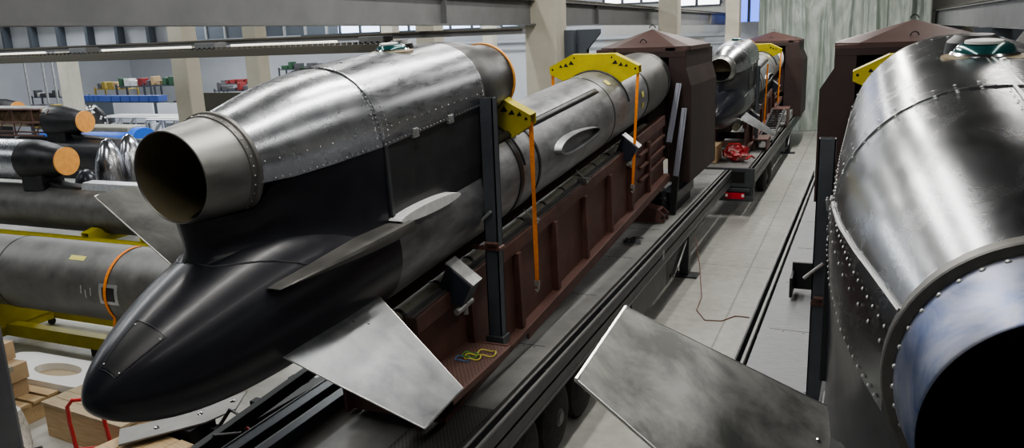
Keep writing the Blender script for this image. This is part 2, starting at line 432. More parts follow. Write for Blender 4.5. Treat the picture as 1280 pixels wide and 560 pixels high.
        for u in (-3.55, -2.85, -2.06):
            zz = 1.02
            b.box(sgn * .62, sgn * .652, u - .055, u + .055, zz - .05, zz - .012); b.box(sgn * .62, sgn * .650, u - .045, u + .045, zz + .0, zz + .035)
            b.tube([(sgn * .658, u - .02, zz - .03), (sgn * .664, u - .02, zz + .03)], .006, 6); b.tube([(sgn * .658, u + .02, zz - .03), (sgn * .664, u + .02, zz + .03)], .006, 6)
            if style == 'b': break
        b.build('panel_latch', 'galv', sp, bevel=.002)
    # ---- nacelle shell (open arch with flat skirts)
    def shell(u0, u1, name, m, n=14, e=0.):
        b = MB(); rings = []
        for i in range(n + 1):
            u = lerp(u0, u1, i / n); w, zc, h, zs = nac_sec(u); ring = []
            w += e; h += e
            ring.append((w, u, zs))
            for k in range(33):
                a = PI * k / 32; c, s = math.cos(a), math.sin(a)
                p = 2.0 / interp([(UR, 2.0), (-4.2, 2.18), (-2, 2.25)], u)
                ring.append((w * math.copysign(abs(c) ** p, c), u, zc + h * abs(s) ** p))
            ring.append((-w, u, zs))
            rings.append(ring)
        b.loft(rings, False, False)
        o = b.build(name, m, root, True, sharp=50)
        return o
    s1 = shell(UR, -4.04, 'nacelle_aft_shell', shell_m)
    s2 = shell(-4.08, -2.0, 'nacelle_mid_shell', 'alu_worn' if style != 'b' else 'alu_cloud', e=.005)
    def on_shell(u, a, e=.004):
        w, zc, h, zs = nac_sec(u); p = 2.0 / interp([(UR, 2.0), (-4.2, 2.18), (-2, 2.25)], u)
        c, s = math.cos(a), math.sin(a)
        return Vector(((w + e) * math.copysign(abs(c) ** p, c), u, zc + (h + e) * abs(s) ** p)), Vector((c, 0, s))
    # rivets
    if near:
        for o, ua, ub in ((s1, UR + .06, -4.1), (s2, -4.05, -2.05)):
            b = MB()
            for sgn in (1, -1):
                n = int((ub - ua) / .065)
                for k in range(n + 1):
                    u = lerp(ua, ub, k / n); w, zc, h, zs = nac_sec(u)
                    b.dome((sgn * (w + .005), u, zs + .02), .0075, (sgn, 0, 0), .6, 6)
                    if k % 2 == 0:
                        p, nr = on_shell(u, .13); b.dome((sgn * p.x, p.y, p.z), .008, (sgn * nr.x, 0, nr.z), .6, 6)
                    if style == 'b' and k % 1 == 0:
                        p, nr = on_shell(u, .24); b.dome((sgn * p.x, p.y, p.z), .007, (sgn * nr.x, 0, nr.z), .6, 6)
                for uu in ((ub - .015, ub - .06) if o is s1 else (ua + .06, ub)):
                    for k in range(0, 13 if style != 'b' else 24, 1 if style != 'b' else 2):
                        a = lerp(.03, PI / 2, k / 24); p, nr = on_shell(uu, a, .008)
                        b.dome((sgn * p.x, p.y, p.z), .0075, (sgn * nr.x, 0, nr.z), .6, 6)
            b.build('rivet_rows', 'galv', o, True)['kind'] = 'stuff'
    if style == 'b':
        # raised seams running forward over the top of the shell and down its side
        for o, (ua, ub) in ((s1, (UR + .02, -4.08)), (s2, (-4.08, -3.25))):
            b = MB(); pts = [on_shell(lerp(ua, ub, k / 14), lerp(PI / 2 - .06, PI / 2 - .02, k / 14), .003)[0] for k in range(15)]
            b.tube(pts, .006, 6)
            for k in range(15):
                for sd in (-.045, .045):
                    p, nr = on_shell(lerp(ua, ub, k / 14), PI / 2 - .04 + sd, .003); b.dome(p, .006, nr, .6, 6)
            b.build('top_seam_rib', 'edge', o, True)
        b = MB(); pts = [on_shell(lerp(UR + .02, -4.15, k / 14), lerp(PI - .42, PI - .20, k / 14), .004)[0] for k in range(15)]
        b.tube(pts, .007, 6); b.build('side_seam_rib', 'edge', s1, True)
    b = MB(); rings = []
    for u, e_ in (((-4.10, -.003), (-4.095, .0125), (-4.06, .0125), (-4.055, .0)) if style != 'b' else ((-4.092, -.003), (-4.088, .007), (-4.070, .0075), (-4.062, .0))):
        ring = []
        for k in range(41):
            q = PI * k / 40; p, _ = on_shell(u, q, e_); ring.append(p)
        rings.append(ring)
    b.loft(rings, False, False); b.build('shell_joint_strip', 'alu', s2, True)
    # ---- intake cowl
    b = MB(); rings = []
    for k in range(13):
        t = k / 12; u = lerp(-2.0, -.72, t); e = sstep(t) ** 1.1
        w = lerp(.632, .43, e); h = lerp(.632, .43, e); zc = lerp(1.05, 1.12, t); zl = lerp(.45, .43, e)
        ring = []
        for j in range(64):
            a = 2 * PI * j / 64; c, s = math.cos(a), math.sin(a); p = lerp(2 / 2.25, 1, t)
            ring.append((w * math.copysign(abs(c) ** p, c), u, zc + (h if s > 0 else zl) * math.copysign(abs(s) ** p, s)))
        rings.append(ring)
    b.loft(rings, True, True)
    cowl = b.build('intake_cowl', 'carbon', root, True)
    b = MB(); b.lathe_y([(-.73, .445), (-.69, .445), (-.69, .0), ], 64, (0, 1.12)); b.build('intake_cover', 'cover', cowl, True)
    # lower duct between cowl and tube
    b = MB(); rr = []
    for u, w, z0, z1 in ((-2.02, .58, .22, .8), (-1.7, .42, .40, .8), (-1.3, .30, .5, .85), (-.95, .12, .58, .9)):
        rr.append([(w, u, z1), (w, u, z0), (-w, u, z0), (-w, u, z1)])
    b.loft(rr); b.build('intake_strut', 'carbon', cowl, bevel=.02)
    # ---- nozzle
    nm = 'steel' if style != 'b' else 'blued'
    b = MB(); zc = 1.135; NZ = 96
    if style != 'b':
        prof = [(-5.39, .392, ZR), (-5.46, .392, ZR), (-5.50, .386, ZR), (-5.55, .378, 1.11), (-5.84, .335, zc), (-5.845, .327, zc), (-5.83, .322, zc)]
        b.loft([[(r_ * math.cos(2 * PI * k / NZ), u_, z_ + r_ * math.sin(2 * PI * k / NZ)) for k in range(NZ)] for u_, r_, z_ in prof], True, False)
    else: b.lathe_y([(-5.53, .372), (-5.60, .370), (-5.605, .366), (-5.70, .352), (-5.84, .332), (-5.845, .325), (-5.83, .321)], NZ, (0, zc), cap=False)
    noz = b.build('exhaust_nozzle', nm, root, True, sharp=50)
    b = MB(); b.lathe_y([(-5.83, .323), (-5.5, .355), (-5.2, .35), (-5.0, .30), (-4.95, .01)], NZ, (0, zc), cap=False); b.build('nozzle_liner', 'inner' if style != 'b' else 'slot', noz, True)
    b = MB()
    if style != 'b': b.lathe_y([(-5.375, .38), (-5.375, .418), (-5.41, .418), (-5.42, .404), (-5.465, .400), (-5.475, .385)], NZ, (0, ZR), cap=False)
    else: b.lathe_y([(-5.50, .37), (-5.50, .402), (-5.545, .402), (-5.55, .398), (-5.552, .372)], NZ, (0, zc), cap=False)
    ring = b.build('mounting_ring', 'steel_dark', noz, True, sharp=30)
    nb = 36 if style != 'b' else 40
    for k in range(nb):
        b = MB(); q = 2 * PI * (k + .5) / nb
        if style != 'b': b.dome((.403 * math.cos(q), -5.445, ZR + .403 * math.sin(q)), .008, (math.cos(q), 0, math.sin(q)), .7, 6)
        else: b.dome((.370 * math.cos(q), -5.575, zc + .370 * math.sin(q)), .0085, (math.cos(q), -.2, math.sin(q)), .9, 10)
        b.build('ring_bolt', 'galv', ring, True)
    if style == 'c':
        cu = bpy.data.curves.new('mark', 'FONT'); cu.body = '-03'; cu.size = .22; cu.extrude = .002
        to = bpy.data.objects.new('mark', cu); dg = bpy.context.evaluated_depsgraph_get(); me = bpy.data.meshes.new_from_object(to)
        bpy.data.objects.remove(to); me.materials.clear(); me.materials.append(MT['galv'])
        o = bpy.data.objects.new('painted_number', me); COL.objects.link(o); o.parent = root; o.location = (.64, -3.75, .82); o.rotation_euler = (PI / 2, 0, PI / 2)
    # ---- service hatch / cap on top
    w, zc2, h, zs = nac_sec(-2.6); zt = zc2 + h
    hx, hy = (.02, -2.80) if style != 'b' else (.0, -3.1)
    K = .8 if style != 'b' else .72
    b = MB(); b.lathe_z([(.27 * K, -.05), (.265 * K, .0), (.22 * K, .006), (.185 * K, .012)], (hx, hy, zt), 40)
    hat = b.build('fuel_hatch', 'goo', root, True)
    b = MB(); b.lathe_z([(.205 * K, 0), (.20 * K, .02), (.165 * K, .055), (.12 * K, .07), (.0, .072)], (hx, hy, zt), 40); b.build('cap_body', 'green', hat, True)
    b = MB(); b.lathe_z([(.21 * K, .004), (.215 * K, .012), (.20 * K, .022), (.195 * K, .0)], (hx, hy, zt), 40, False); b.build('cap_rim', 'chrome', hat, True)
    b = MB(); b.lathe_z([(.112 * K, .065), (.110 * K, .078), (.09 * K, .082), (0, .082)], (hx - .01, hy - .03, zt), 32, sx=1.05); b.build('cap_lid', 'white', hat, True)
    b = MB(); b.lathe_z([(.14, -.03), (.13, .05), (.09, .085), (0, .09)], (hx - .03, hy + .22, zt), 24); b.build('vent_dome', 'carbon', hat, True)
    # ---- fins: one rises to the left, one drops to the right
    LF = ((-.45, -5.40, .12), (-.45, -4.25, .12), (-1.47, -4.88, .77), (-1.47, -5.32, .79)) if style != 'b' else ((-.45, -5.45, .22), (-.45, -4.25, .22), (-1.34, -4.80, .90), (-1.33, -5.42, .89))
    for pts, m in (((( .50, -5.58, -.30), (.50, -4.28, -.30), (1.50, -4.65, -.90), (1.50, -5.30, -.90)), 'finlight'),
                   (LF, 'fin' if style == 'b' else 'findim')):
        b = MB(); P = [Vector(p) for p in pts]
        nn = (P[1] - P[0]).cross(P[3] - P[0]).normalized()
        n = 10; top = []; bot = []
        for i in range(2):
            a, c = (P[0], P[1]) if i == 0 else (P[3], P[2]); th = .035 if i == 0 else .014
            for lst, sg in ((top, 1), (bot, -1)):
                lst.append([a.lerp(c, k / n) + nn * sg * (th * (max(0, 1 - (2 * k / n - 1) ** 4)) + .003) for k in range(n + 1)])
        rings = [top[i] + bot[i][::-1] for i in range(2)]
        b.loft(rings, True, True)
        f = b.build('tail_fin', m, root, True, sharp=40)
        b = MB(); b.tube([P[3] , P[2]], .009, 6); b.tube([P[0].lerp(P[3], .0), P[3]], .006, 6); b.tube([P[1], P[2]], .005, 6)
        b.build('fin_edge_trim', 'edge', f)
        b = MB()
        for k in (.60, .68): b.dome(P[0].lerp(P[1], k) .lerp(P[3].lerp(P[2], k), .10 + (k - .6)) + nn * .036 * (1 if nn.z > 0 else -1), .012, nn if nn.z > 0 else -nn)
        b.build('fin_bolts', 'chrome', f, True)
    if style != 'c':
        # long strake standing off the side with a pale end face
        for sgn in ((1,) if style == 'a' else ()):
            b = MB(); rings = []
            for k in range(17):
                t = k / 16; u = lerp(-5.62, -3.98, t); zc3 = .27 + .02 * math.sin(t * PI)
                x1 = R - .03 + .19 * math.sin(min(1, t * 1.25) * PI / 2); th = .004 + .055 * math.sin(min(1, t * 1.1) * PI / 2)
                x0 = .50
                rings.append([(x0, u, zc3 - th), (x1 - .01, u, zc3 - th), (x1, u, zc3), (x1 - .01, u, zc3 + th * .6), (x0, u, zc3 + th * .6)])
            b.loft(rings)
            st = b.build('wing_root_strake', 'tube2', root, True, sharp=30)
            b = MB(); pts = []
            for k in range(24):
                a = 2 * PI * k / 24; u = -3.52 + .58 * math.cos(a); z = .30 + .055 * math.sin(a) - .03 * math.cos(a); pts.append((.735, u, z))
            b.loft([pts, [(p[0] - .16, p[1], p[2]) for p in pts]]); b.build('wing_root_end_face', 'brightwhite', st)
    return root

# ---------------------------------------------------------------- launch cradle (same pitched frame)
def build_cradle(label, loc, yaw, u0=-3.7, u1=7.05, vb=-2.0):
    root = empty('launch_cradle', loc, (SL, 0, yaw)); tag(root, label, 'cradle')
    for sg in (1, -1):
        X = .46 * sg
        b = MB()
        b.box(X - .02, X + .02, u0, u1, vb, -.85)                            # web
        b.box(X - .07, X + .07, u0, 4.35, -.98, -.80); b.box(X - .07, X + .07, 4.75, u1, -.93, -.72)
        b.build('side_beam_web', 'rust', root, bevel=.006)
        b = MB(); b.box(min(X - sg * .04, X + sg * .16), max(X - sg * .04, X + sg * .16), u0 + .2, u1, vb - .07, vb); b.box(min(X + sg * .13, X + sg * .16), max(X + sg * .13, X + sg * .16), u0 + 2.5, u1, vb - .16, vb - .07)
        b.build('bottom_flange', 'rust', root, bevel=.005)
        u = -1.2
        for k in range(9):
            uu = -2.6 + k * 1.35
            if uu > u1 - .2: break
            b = MB(); b.box(X, X + sg * .11, uu, uu + .10, vb, -.98); b.build('stiffener', 'rust', root, bevel=.005)
        b = MB(); b.box(X - .03, X + .03, u0, 4.35, -.80, -.775); b.box(X - .05, X - .035, u0, 4.35, -.80, -.76); b.build('guide_strip', 'railtop', root)
        # slatted front bay
        for z in (-1.15, -1.4, -1.65)[:3 if vb < -1.8 else 2]:
            b = MB(); b.box(X + sg * .02, X + sg * .09, 4.9, u1 - .1, z, z + .05); b.build('slat', 'rust', root, bevel=.004)
    for uu in (u0 + .1, -2.2, .5, 3.2, 6.0):
        b = MB(); b.box(-.46, .46, uu, uu + .15, vb, vb + .2); b.build('cross_member', 'rust', root, bevel=.005)
    b = MB(); b.tube([(.22, -4.0, -.90), (.22, 6.5, -.90)], .11, 20)
    pipe = b.build('cream_pipe', 'cream', root, True)
    b = MB()
    for k in range(12): 
        u = -3.6 + k * .8; b.tube([(.22, u, -.90), (.22, u + .05, -.90)], .117, 20)
    b.build('pipe_clip', 'carbon', pipe, True)
    for u in (-2.85, 3.9):
        for sg in (1, -1):
            b = MB(); b.prism([(.30, -.95), (.66, -.95), (.78, -.72), (.52, -.50)] if sg > 0 else [(-.30, -.95), (-.66, -.95), (-.78, -.72), (-.52, -.50)], 'y', u - .14, u + .10)
            s = b.build('saddle_arm', 'navy', root, bevel=.008)
            b = MB(); b.plate([(sg * .50, u - .13, -.485), (sg * .50, u + .09, -.485), (sg * .80, u + .09, -.715), (sg * .80, u - .13, -.715)], .02); b.build('saddle_pad', 'galv', s)
            b = MB(); b.tube([(sg * .62, u - .2, -1.0), (sg * .62, u + .15, -1.0)], .035, 12); b.tube([(sg * .62, u - .0, -.9), (sg * .62, u, -1.1)], .03, 10); b.build('clamp_screw', 'galv', s, True)
    for u in (-.55, 1.6):
        b = MB(); b.box(.40, .56, u - .05, u + .05, -.80, -.72); b.tube([(.46, u, -.74), (.60, u, -.74)], .018, 8); b.tube([(.5, u, -.72), (.42, u - .1, -.58)], .008, 6)
        b.build('cable_clamp', 'galv', root, True)
    return root

def build_trailer(label, X0, X1, Y0, Y1, vis=1, wheels=(), legs=(), z=1.4, rear=False, legx=None, boxes=(), slope=0., dm='deck'):
    """flatbed: deck between X0 and X1; vis=+1 shows the rail at X1, -1 the rail at X0"""
    root = empty('flatbed_trailer', ((X0 + X1) / 2, (Y0 + Y1) / 2, 0), (0, 0, -slope)); tag(root, label, 'trailer')
    cx, cy = (X0 + X1) / 2, (Y0 + Y1) / 2; hx = (X1 - X0) / 2; hy = (Y1 - Y0) / 2
    b = MB(); b.box(-hx + .20, hx - .20, -hy, hy, z - .06, z)
    deck = b.build('deck', dm, root)
    b = MB()
    k = -hy + 1.5
    while k < hy - .5:
        for i in range(10):
            x = lerp(-hx + .5, hx - .45, i / 9); b.dome((x, k, z), .012, (0, 0, 1), .5, 6)
        b.box(-hx + .32, hx - .32, k + .05, k + .062, z - .001, z + .002); k += 2.2
    b.build('deck_bolts', 'black_iron', deck)['kind'] = 'stuff'
    for sg in (1, -1):
        b = MB(); e = hx * sg
        def bx(a, c, z0, z1): b.box(min(e - sg * a, e - sg * c), max(e - sg * a, e - sg * c), -hy, hy, z0, z1)
        bx(.12, .16, z - .30, z - .02)
        bx(.0, .05, z - .38, z - .02)
        bx(.0, .16, z - .22, z - .18)
        bx(-.01, .09, z - .42, z - .38)
        rl = b.build('side_rail', 'rail', root, bevel=.004)
        b = MB(); bx(.115, .15, z - .02, z + .0); bx(.005, .035, z - .02, z - .005); b.build('rail_edge_strip', 'railtop', rl)
    for sg in (-.45, .45):
        b = MB(); b.box(sg - .07, sg + .07, -hy + .2, hy - .1, z - .62, z - .06); b.build('chassis_beam', 'black_iron', root, bevel=.01)
    k = -hy + .6
    while k < hy:
        b = MB(); b.box(-hx + .1, hx - .1, k, k + .08, z - .32, z - .08); b.build('cross_member', 'black_iron', root); k += 2.4
    for y in wheels:
        for sg in (1, -1):
            xo = (hx - .08) * sg; b = MB(); prof = [(0, .28), (.02, .40), (.06, .475), (.11, .50), (.22, .50), (.27, .475), (.30, .40), (.32, .28)]
            n = 40; rings = [[(xo - sg * t, y - cy + r * math.cos(2 * PI * j / n), .5 + r * math.sin(2 * PI * j / n)) for j in range(n)] for t, r in prof]
            b.loft(rings); w = b.build('wheel', 'tyre', root, True)
            b = MB(); prof = [(.0, .29), (.03, .27), (.06, .22), (.06, .14), (.0, .12), (-.03, .08), (-.03, .001)]
            rings = [[(xo - sg * t, y - cy + r * math.cos(2 * PI * j / n), .5 + r * math.sin(2 * PI * j / n)) for j in range(n)] for t, r in prof]
            b.loft(rings, True, False)
            rm = b.build('wheel_rim', 'rim', w, True)
            b = MB()
            for j in range(10):
                a = 2 * PI * j / 10; b.tube([(xo - sg * .06, y - cy + .17 * math.cos(a), .5 + .17 * math.sin(a)), (xo - sg * .01, y - cy + .16 * math.cos(a), .5 + .16 * math.sin(a))], .015, 6)
            b.build('wheel_nuts', 'galv', w, True)
        b = MB(); b.tube([(-hx + .3, y - cy, .5), (hx - .3, y - cy, .5)], .06, 10); b.build('axle', 'black_iron', root, True)
    for y in legs:
        x = hx - .12
        for sg in (1, -1):
            b = MB(); b.box(sg * x - .10, sg * x + .10, y - cy - .10, y - cy + .10, .04, z - .36)
            l = b.build('support_leg', 'rail', root, bevel=.01)
            b = MB(); b.box(sg * x - .30, sg * x + .30, y - cy - .20, y - cy + .20, 0, .04); b.build('leg_foot_plate', 'rail', l, bevel=.006)
            b = MB()
            b.beam((sg * (x + .05), y - cy - .2, 1.0), (sg * (x + .05), y - cy - 1.5, .42), .07, .04)
            b.beam((sg * (x + .11), y - cy - .45, .92), (sg * (x + .11), y - cy - 1.3, .55), .03, .06); b.build('leg_brace', 'galv', l)
    for y0, y1 in boxes:
        b = MB()
        for sg in (1, -1): b.box(min(sg * (hx - .08), sg * (hx - .5)), max(sg * (hx - .08), sg * (hx - .5)), y0 - cy, y1 - cy, .40, z - .40)
        b.build('underfloor_locker', 'rail', root, bevel=.015)
    if rear:
        b = MB(); b.box(-hx, hx, -hy - .12, -hy + .02, z - .55, z + .0)
        rb = b.build('rear_panel', 'rail', root, bevel=.01)
        b = MB(); b.box(hx - .80, hx - .28, -hy - .125, -hy - .115, z - .42, z - .10); b.build('rear_panel_recess', 'slot', rb)
        b = MB(); b.box(-hx + .1, hx - .02, -hy - .20, -hy - .04, z - .95, z - .80); b.box(hx - .95, hx - .12, -hy - .18, -hy - .02, z - .68, z - .58)
        b.box(-hx + .1, hx - .02, -hy - .10, -hy + .1, z - .95, z - .5)
        bm_ = b.build('rear_bumper', 'rail', root, bevel=.01)
        b = MB(); b.box(hx - .80, hx - .26, -hy - .215, -hy - .19, z - .88, z - .70); b.build('tail_lamp_bar', 'redl', bm_, bevel=.005)
        for x in (hx - .76, hx - .30):
            b = MB(); b.box(x - .035, x + .035, -hy - .235, -hy - .21, z - .82, z - .74); b.build('tail_lamp', 'white', bm_, bevel=.005)
    return root

def build_hood(label, cx, y0, y1, zb=1.42, w=1.2, we=1.38, yaw=0., ztop=0.):
    root = empty('weather_hood', (cx, y0, zb), (0, 0, yaw)); tag(root, label, 'transport hood')
    zt = 4.92 + ztop - zb; za = 5.40 + ztop - zb; zk = 4.55 + ztop - zb; zk2 = 4.15 + ztop - zb; L = y1 - y0
    out = [(-we, 0), (-we, zk2), (-w, zk), (-w, zt), (w, zt), (w, zk), (we, zk2), (we, 0)]
    t = .05
    b = MB()
    for sg in (1, -1):
        poly = [(sg * we, 0), (sg * we, zk2), (sg * w, zk), (sg * w, zt), (sg * (w - t), zt), (sg * (w - t), zk), (sg * (we - t), zk2), (sg * (we - t), 0)]
        b.prism(poly if sg > 0 else poly[::-1], 'y', 0, L)
    b.prism(out, 'y', L - t, L)
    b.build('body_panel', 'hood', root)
    # front frame: header and jambs
    b = MB()
    for sg in (1, -1):
        x0 = (.64 if sg > 0 else .95) * sg
        poly = [(x0, 0), (sg * we, 0), (sg * we, zk2), (sg * w, zk), (sg * w, zt), (x0, zt)]
        b.prism(poly, 'y', -.03, .02)
    b.box(-w, w, -.035, .02, zt - .14, zt)
    fr = b.build('front_frame', 'hood', root, bevel=.006)
    b = MB()
    b.box(.15, .80, .10, .14, zt - 2.15, zt - 1.1); b.box(.20, .24, .3, .36, zt - 1.1, zt - .2); b.box(.45, .60, .3, .36, zt - 1.1, zt - .2)
    b.build('inner_brace_panel', 'hood', root)
    # hipped roof with chamfered corners
    e = .03; c = .45
    base = [(-w - e, c), (-w - e + c * 1.0, -e), (w + e - c * .6, -e), (w + e, c * .7), (w + e, L - c), (w - c, L + e), (-w + c, L + e), (-w - e, L - c)]
    lo = [(x, y, zt - .0) for x, y in base]; hi = [(x, y, zt + .09) for x, y in base]; ax = (-.0, min(L * .42, 1.1), za)
    b = MB(); n = len(base)
    b.loft([lo, hi], True, False)
    vs = hi + [ax]; b.add(vs, [[i, (i + 1) % n, n] for i in range(n)])
    b.add(lo, [list(range(n))[::-1]])
    # corner flats outside chamfers
    b.box(-w - .0, -w + c, -.03, c, zt - .01, zt + .06); b.box(w - c, w, -.03, c, zt - .01, zt + .06)
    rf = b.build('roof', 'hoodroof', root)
    for p in (ax, (.0, .25, lerp(zt, za, .25) + .05)):
        b = MB(); b.tube([(p[0] + .07 * math.cos(a), p[1], p[2] + .02 + .07 * math.sin(a)) for a in [PI * k / 8 for k in range(9)]], .012, 6)
        b.build('lifting_eye', 'black_iron', rf, True)
    return root
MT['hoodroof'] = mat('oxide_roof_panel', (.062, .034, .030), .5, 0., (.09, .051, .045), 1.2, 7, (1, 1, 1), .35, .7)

def frame_pt(loc, yaw, p):
    """point in a pitched body frame -> world"""
    m = Matrix.Translation(loc) @ Matrix.Rotation(yaw, 4, 'Z') @ Matrix.Rotation(SL, 4, 'X')
    return m @ Vector(p)

def build_bracket(label, loc, yaw, u, half=.82):
    o = empty('lifting_bracket', frame_pt(loc, yaw, (0, u, R + .02)), (SL, 0, yaw)); tag(o, label, 'bracket')
    zo = R + .02
    def outline():
        top = [(-half, .60), (-half, .72), (-half * .48, .93), (half * .48, .93), (half, .72), (half, .60)]
        arc = []
        for k in range(13):
            a = math.radians(lerp(42, 138, k / 12)); arc.append(((R + .015) * math.cos(a), (R + .015) * math.sin(a)))
        return [(x, z - zo) for x, z in top + arc]
    b = MB()
    for y in (-.09, .09): b.prism(outline(), 'y', y - .008, y + .008)
    b.build('side_plate', 'yellow', o)
    pts = [(-half, .72), (-half * .48, .93), (half * .48, .93), (half, .72)]
    b = MB()
    for (x0, z0), (x1, z1) in zip(pts, pts[1:]):
        b.plate([(x0, -.10, z0 - zo), (x1, -.10, z1 - zo), (x1, .10, z1 - zo), (x0, .10, z0 - zo)], .012)
    b.build('top_plate', 'yellow', o)
    for y in (-.101,):
        for sg in (1, -1):
            for (x, z, s) in ((.40, .80, .05), (.50, .76, .045), (.60, .74, .035)):
                b = MB(); b.prism([(sg * (x - s), z - s * .7 - zo), (sg * (x + s), z - s * .7 - zo), (sg * (x + s * .2), z + s * .7 - zo)], 'y', y - .001, y + .002); b.build('cutout', 'slot', o)
            b = MB(); b.dome((sg * half * .93, y, .68 - zo), .02, (0, -1, 0), .3); b.dome((sg * half * .42, y, .88 - zo), .016, (0, -1, 0), .3); b.build('bolt_hole', 'slot', o)['kind'] = 'stuff'
    b = MB()
    pts = [((R + .012) * math.cos(math.radians(a)), -.12, (R + .012) * math.sin(math.radians(a)) - zo) for a in range(10, 171, 5)]
    b.tube(pts, .014, 6); b.build('rubber_edging', 'hose', o, True)
    return o

def build_strap(label, p, q, w=.05, group=None):
    """flat webbing strap from p (top) down to q"""
    p = Vector(p); q = Vector(q)
    o = empty('ratchet_strap', q); tag(o, label, 'strap', group)
    b = MB(); rings = []
    n = 12
    for k in range(n + 1):
        c = p.lerp(q, k / n) - q; a = .25 * math.sin(k * .9)
        d = Vector((math.cos(a) * w / 2, math.sin(a) * w / 2, 0)); t = Vector((0, .003, 0))
        rings.append([c - d - t, c + d - t, c + d + t, c - d + t])
    b.loft(rings); b.build('webbing', 'strap', o)
    b = MB(); b.tube([(0, 0, .04), (.02, 0, -.03), (0, 0, -.08), (-.025, 0, -.05)], .012, 8); b.box(-.035, .035, -.012, .012, .0, .07)
    b.build('hook', 'galv', o, True)
    return o

def build_post(label, loc, h, s=.16, bracket=True, sg=1):
    o = empty('steel_post', loc); tag(o, label, 'post')
    b = MB(); t = .012; a = s / 2; c = s * .42
    b.box(-a, a, -c, -c + t, 0, h); b.box(-a, a, c - t, c, 0, h); b.box(-a, -a + t, -c, c, 0, h); b.box(a - t, a, -c, c, 0, h)
    b.build('column', 'post', o)
    b = MB(); b.box(-a - .03, a + .03, -c - .03, c + .03, 0, .10); b.build('foot_socket', 'rail', o, bevel=.005)
    if bracket:
        b = MB(); b.box(-a - .16 * (sg > 0), a + .16 * (sg < 0), -c - .02, -c, h * .40, h * .40 + .05); b.tube([(-.05, -c - .04, h * .43), (.10, -c - .04, h * .43)], .02, 8)
        b.tube([(a + .02, -c - .05, h * .41), (a + .02, .02, h * .41)], .025, 10)
        b.build('clamp_bracket', 'rust', o, True)
        b = MB(); b.tube([(-a - .08, -c - .03, h * .50), (a * .3, -c - .03, h * .56)], .018, 8); b.build('pin', 'galv', o, True)
    return o

#====SCENE
# ================================================================ camera
F_PX = 1000.; H = 5.4
vz = -Vector((160, 4220, 1000)).normalized()
vy = Vector((445, -(F_PX ** 2 + 160 * 445) / 4220, F_PX)).normalized()
vx = vy.cross(vz)
def cam2w(c): c = Vector(c); return Vector((vx.dot(c), vy.dot(c), vz.dot(c)))
cr, cu, cb = cam2w((1, 0, 0)), cam2w((0, -1, 0)), cam2w((0, 0, -1))
cam = bpy.data.cameras.new('camera'); co = bpy.data.objects.new('camera', cam); COL.objects.link(co)
mw = Matrix(((cr.x, cu.x, cb.x, 0), (cr.y, cu.y, cb.y, 0), (cr.z, cu.z, cb.z, H), (0, 0, 0, 1)))
co.matrix_world = mw; cam.sensor_width = 36; cam.lens = F_PX / 1280 * 36; cam.clip_start = .05; cam.clip_end = 300
SC.camera = co

# ================================================================ room
def sbox(name, m, *a):
    b = MB(); b.box(*a); return structure(b.build(name, m))
sbox('floor', 'floor', -52, 10, -10, 48, -.2, 0)
sbox('wall_left', 'wallb', -52.2, -52, -10, 48, 0, 10)
sbox('wall_back', 'wallb', -52, -14, 46, 46.2, 0, 10)
sbox('wall_back.001', 'wallw', -14, 10, 46, 46.2, 0, 10)
sbox('wall_right', 'wallw', 10, 10.2, -10, 48, 0, 10)
sbox('wall_front', 'wallw', -52, 10, -10.2, -10, 0, 10)
sbox('ceiling', 'ceil', -52, 10, -10, 48, 10, 10.2)

# ================================================================ the three transporters
P1 = (-4.4, 10, 3.80); Y1_ = 0.
P2 = (.60, 7.83, 3.75); Y2_ = -.02
P3 = (-3.85, 29.84, 3.46); Y3_ = 0.
build_missile('grey and black missile with polished aluminium engine pod on the nearest left trailer', P1, Y1_)
build_missile('missile with blue-tinted exhaust nozzle filling the right foreground', P2, Y2_, style='b')
build_missile('small distant missile with shiny black tail on the far trailer', P3, Y3_, near=0, style='c')
build_cradle('red-brown steel cradle carrying the large missile on the left trailer', P1, Y1_)
build_cradle('red-brown steel cradle under the right foreground missile', P2, Y2_)
build_cradle('red-brown steel cradle under the small distant missile', P3, Y3_, vb=-1.62)
build_trailer('grey flatbed trailer with two visible tyres under the large left missile', -5.6, -3.32, 3.2, 23.2, wheels=(6.8, 7.9, 9.0, 10.1), legs=(17.25,), boxes=((12.6, 15.2),))
build_trailer('grey flatbed trailer under the right foreground missile', -1.30, 2.0, 0.5, 24, wheels=(5., 6.4), legs=(18,), slope=.009, dm='tread', z=1.34)
build_trailer('distant grey flatbed trailer with red tail lamp bar', -5.1, -2.72, 23.6, 42, wheels=(27.4, 28.8), legs=(36,), rear=True)
build_hood('dark red-brown weather hood over the nose of the large left missile', -4.62, 17.9, 21.2, zb=2.0, w=1.02, we=1.14)
build_hood('dark red-brown weather hood at right, partly behind the foreground missile', .80, 16.6, 20.2, zb=1.95, w=1.34, we=1.58, yaw=-.02)
build_hood('distant dark red-brown weather hood beside the green curtain', -3.87, 37.5, 40.5, ztop=-.3)
build_bracket('yellow lifting bracket half hidden behind the grey post, next to the near orange strap', P1, Y1_, -.92, .74)
build_bracket('yellow lifting bracket over the front of the large left missile', P1, Y1_, 3.9)
build_bracket('small yellow lifting bracket over the distant missile', P3, Y3_, 3.9)
build_bracket('yellow lifting bracket whose tip shows behind the right foreground missile', P2, Y2_, 4.0)
build_strap('orange ratchet strap nearest the grey post on the large left missile', (-3.69, 9.03, 4.36), (-3.70, 9.10, 2.25), .055)
build_strap('orange ratchet strap at the front yellow bracket of the large left missile', (-3.60, 13.78, 4.74), (-3.72, 13.85, 2.62), .05)
build_strap('orange ratchet strap on the far side of the front yellow bracket', (-5.2, 13.85, 4.70), (-5.2, 13.85, 2.5), .05)
build_strap('orange strap hanging beside the distant missile, nearer one', (-3.05, 29.0, 4.1), (-3.1, 29.0, 2.0), .05)
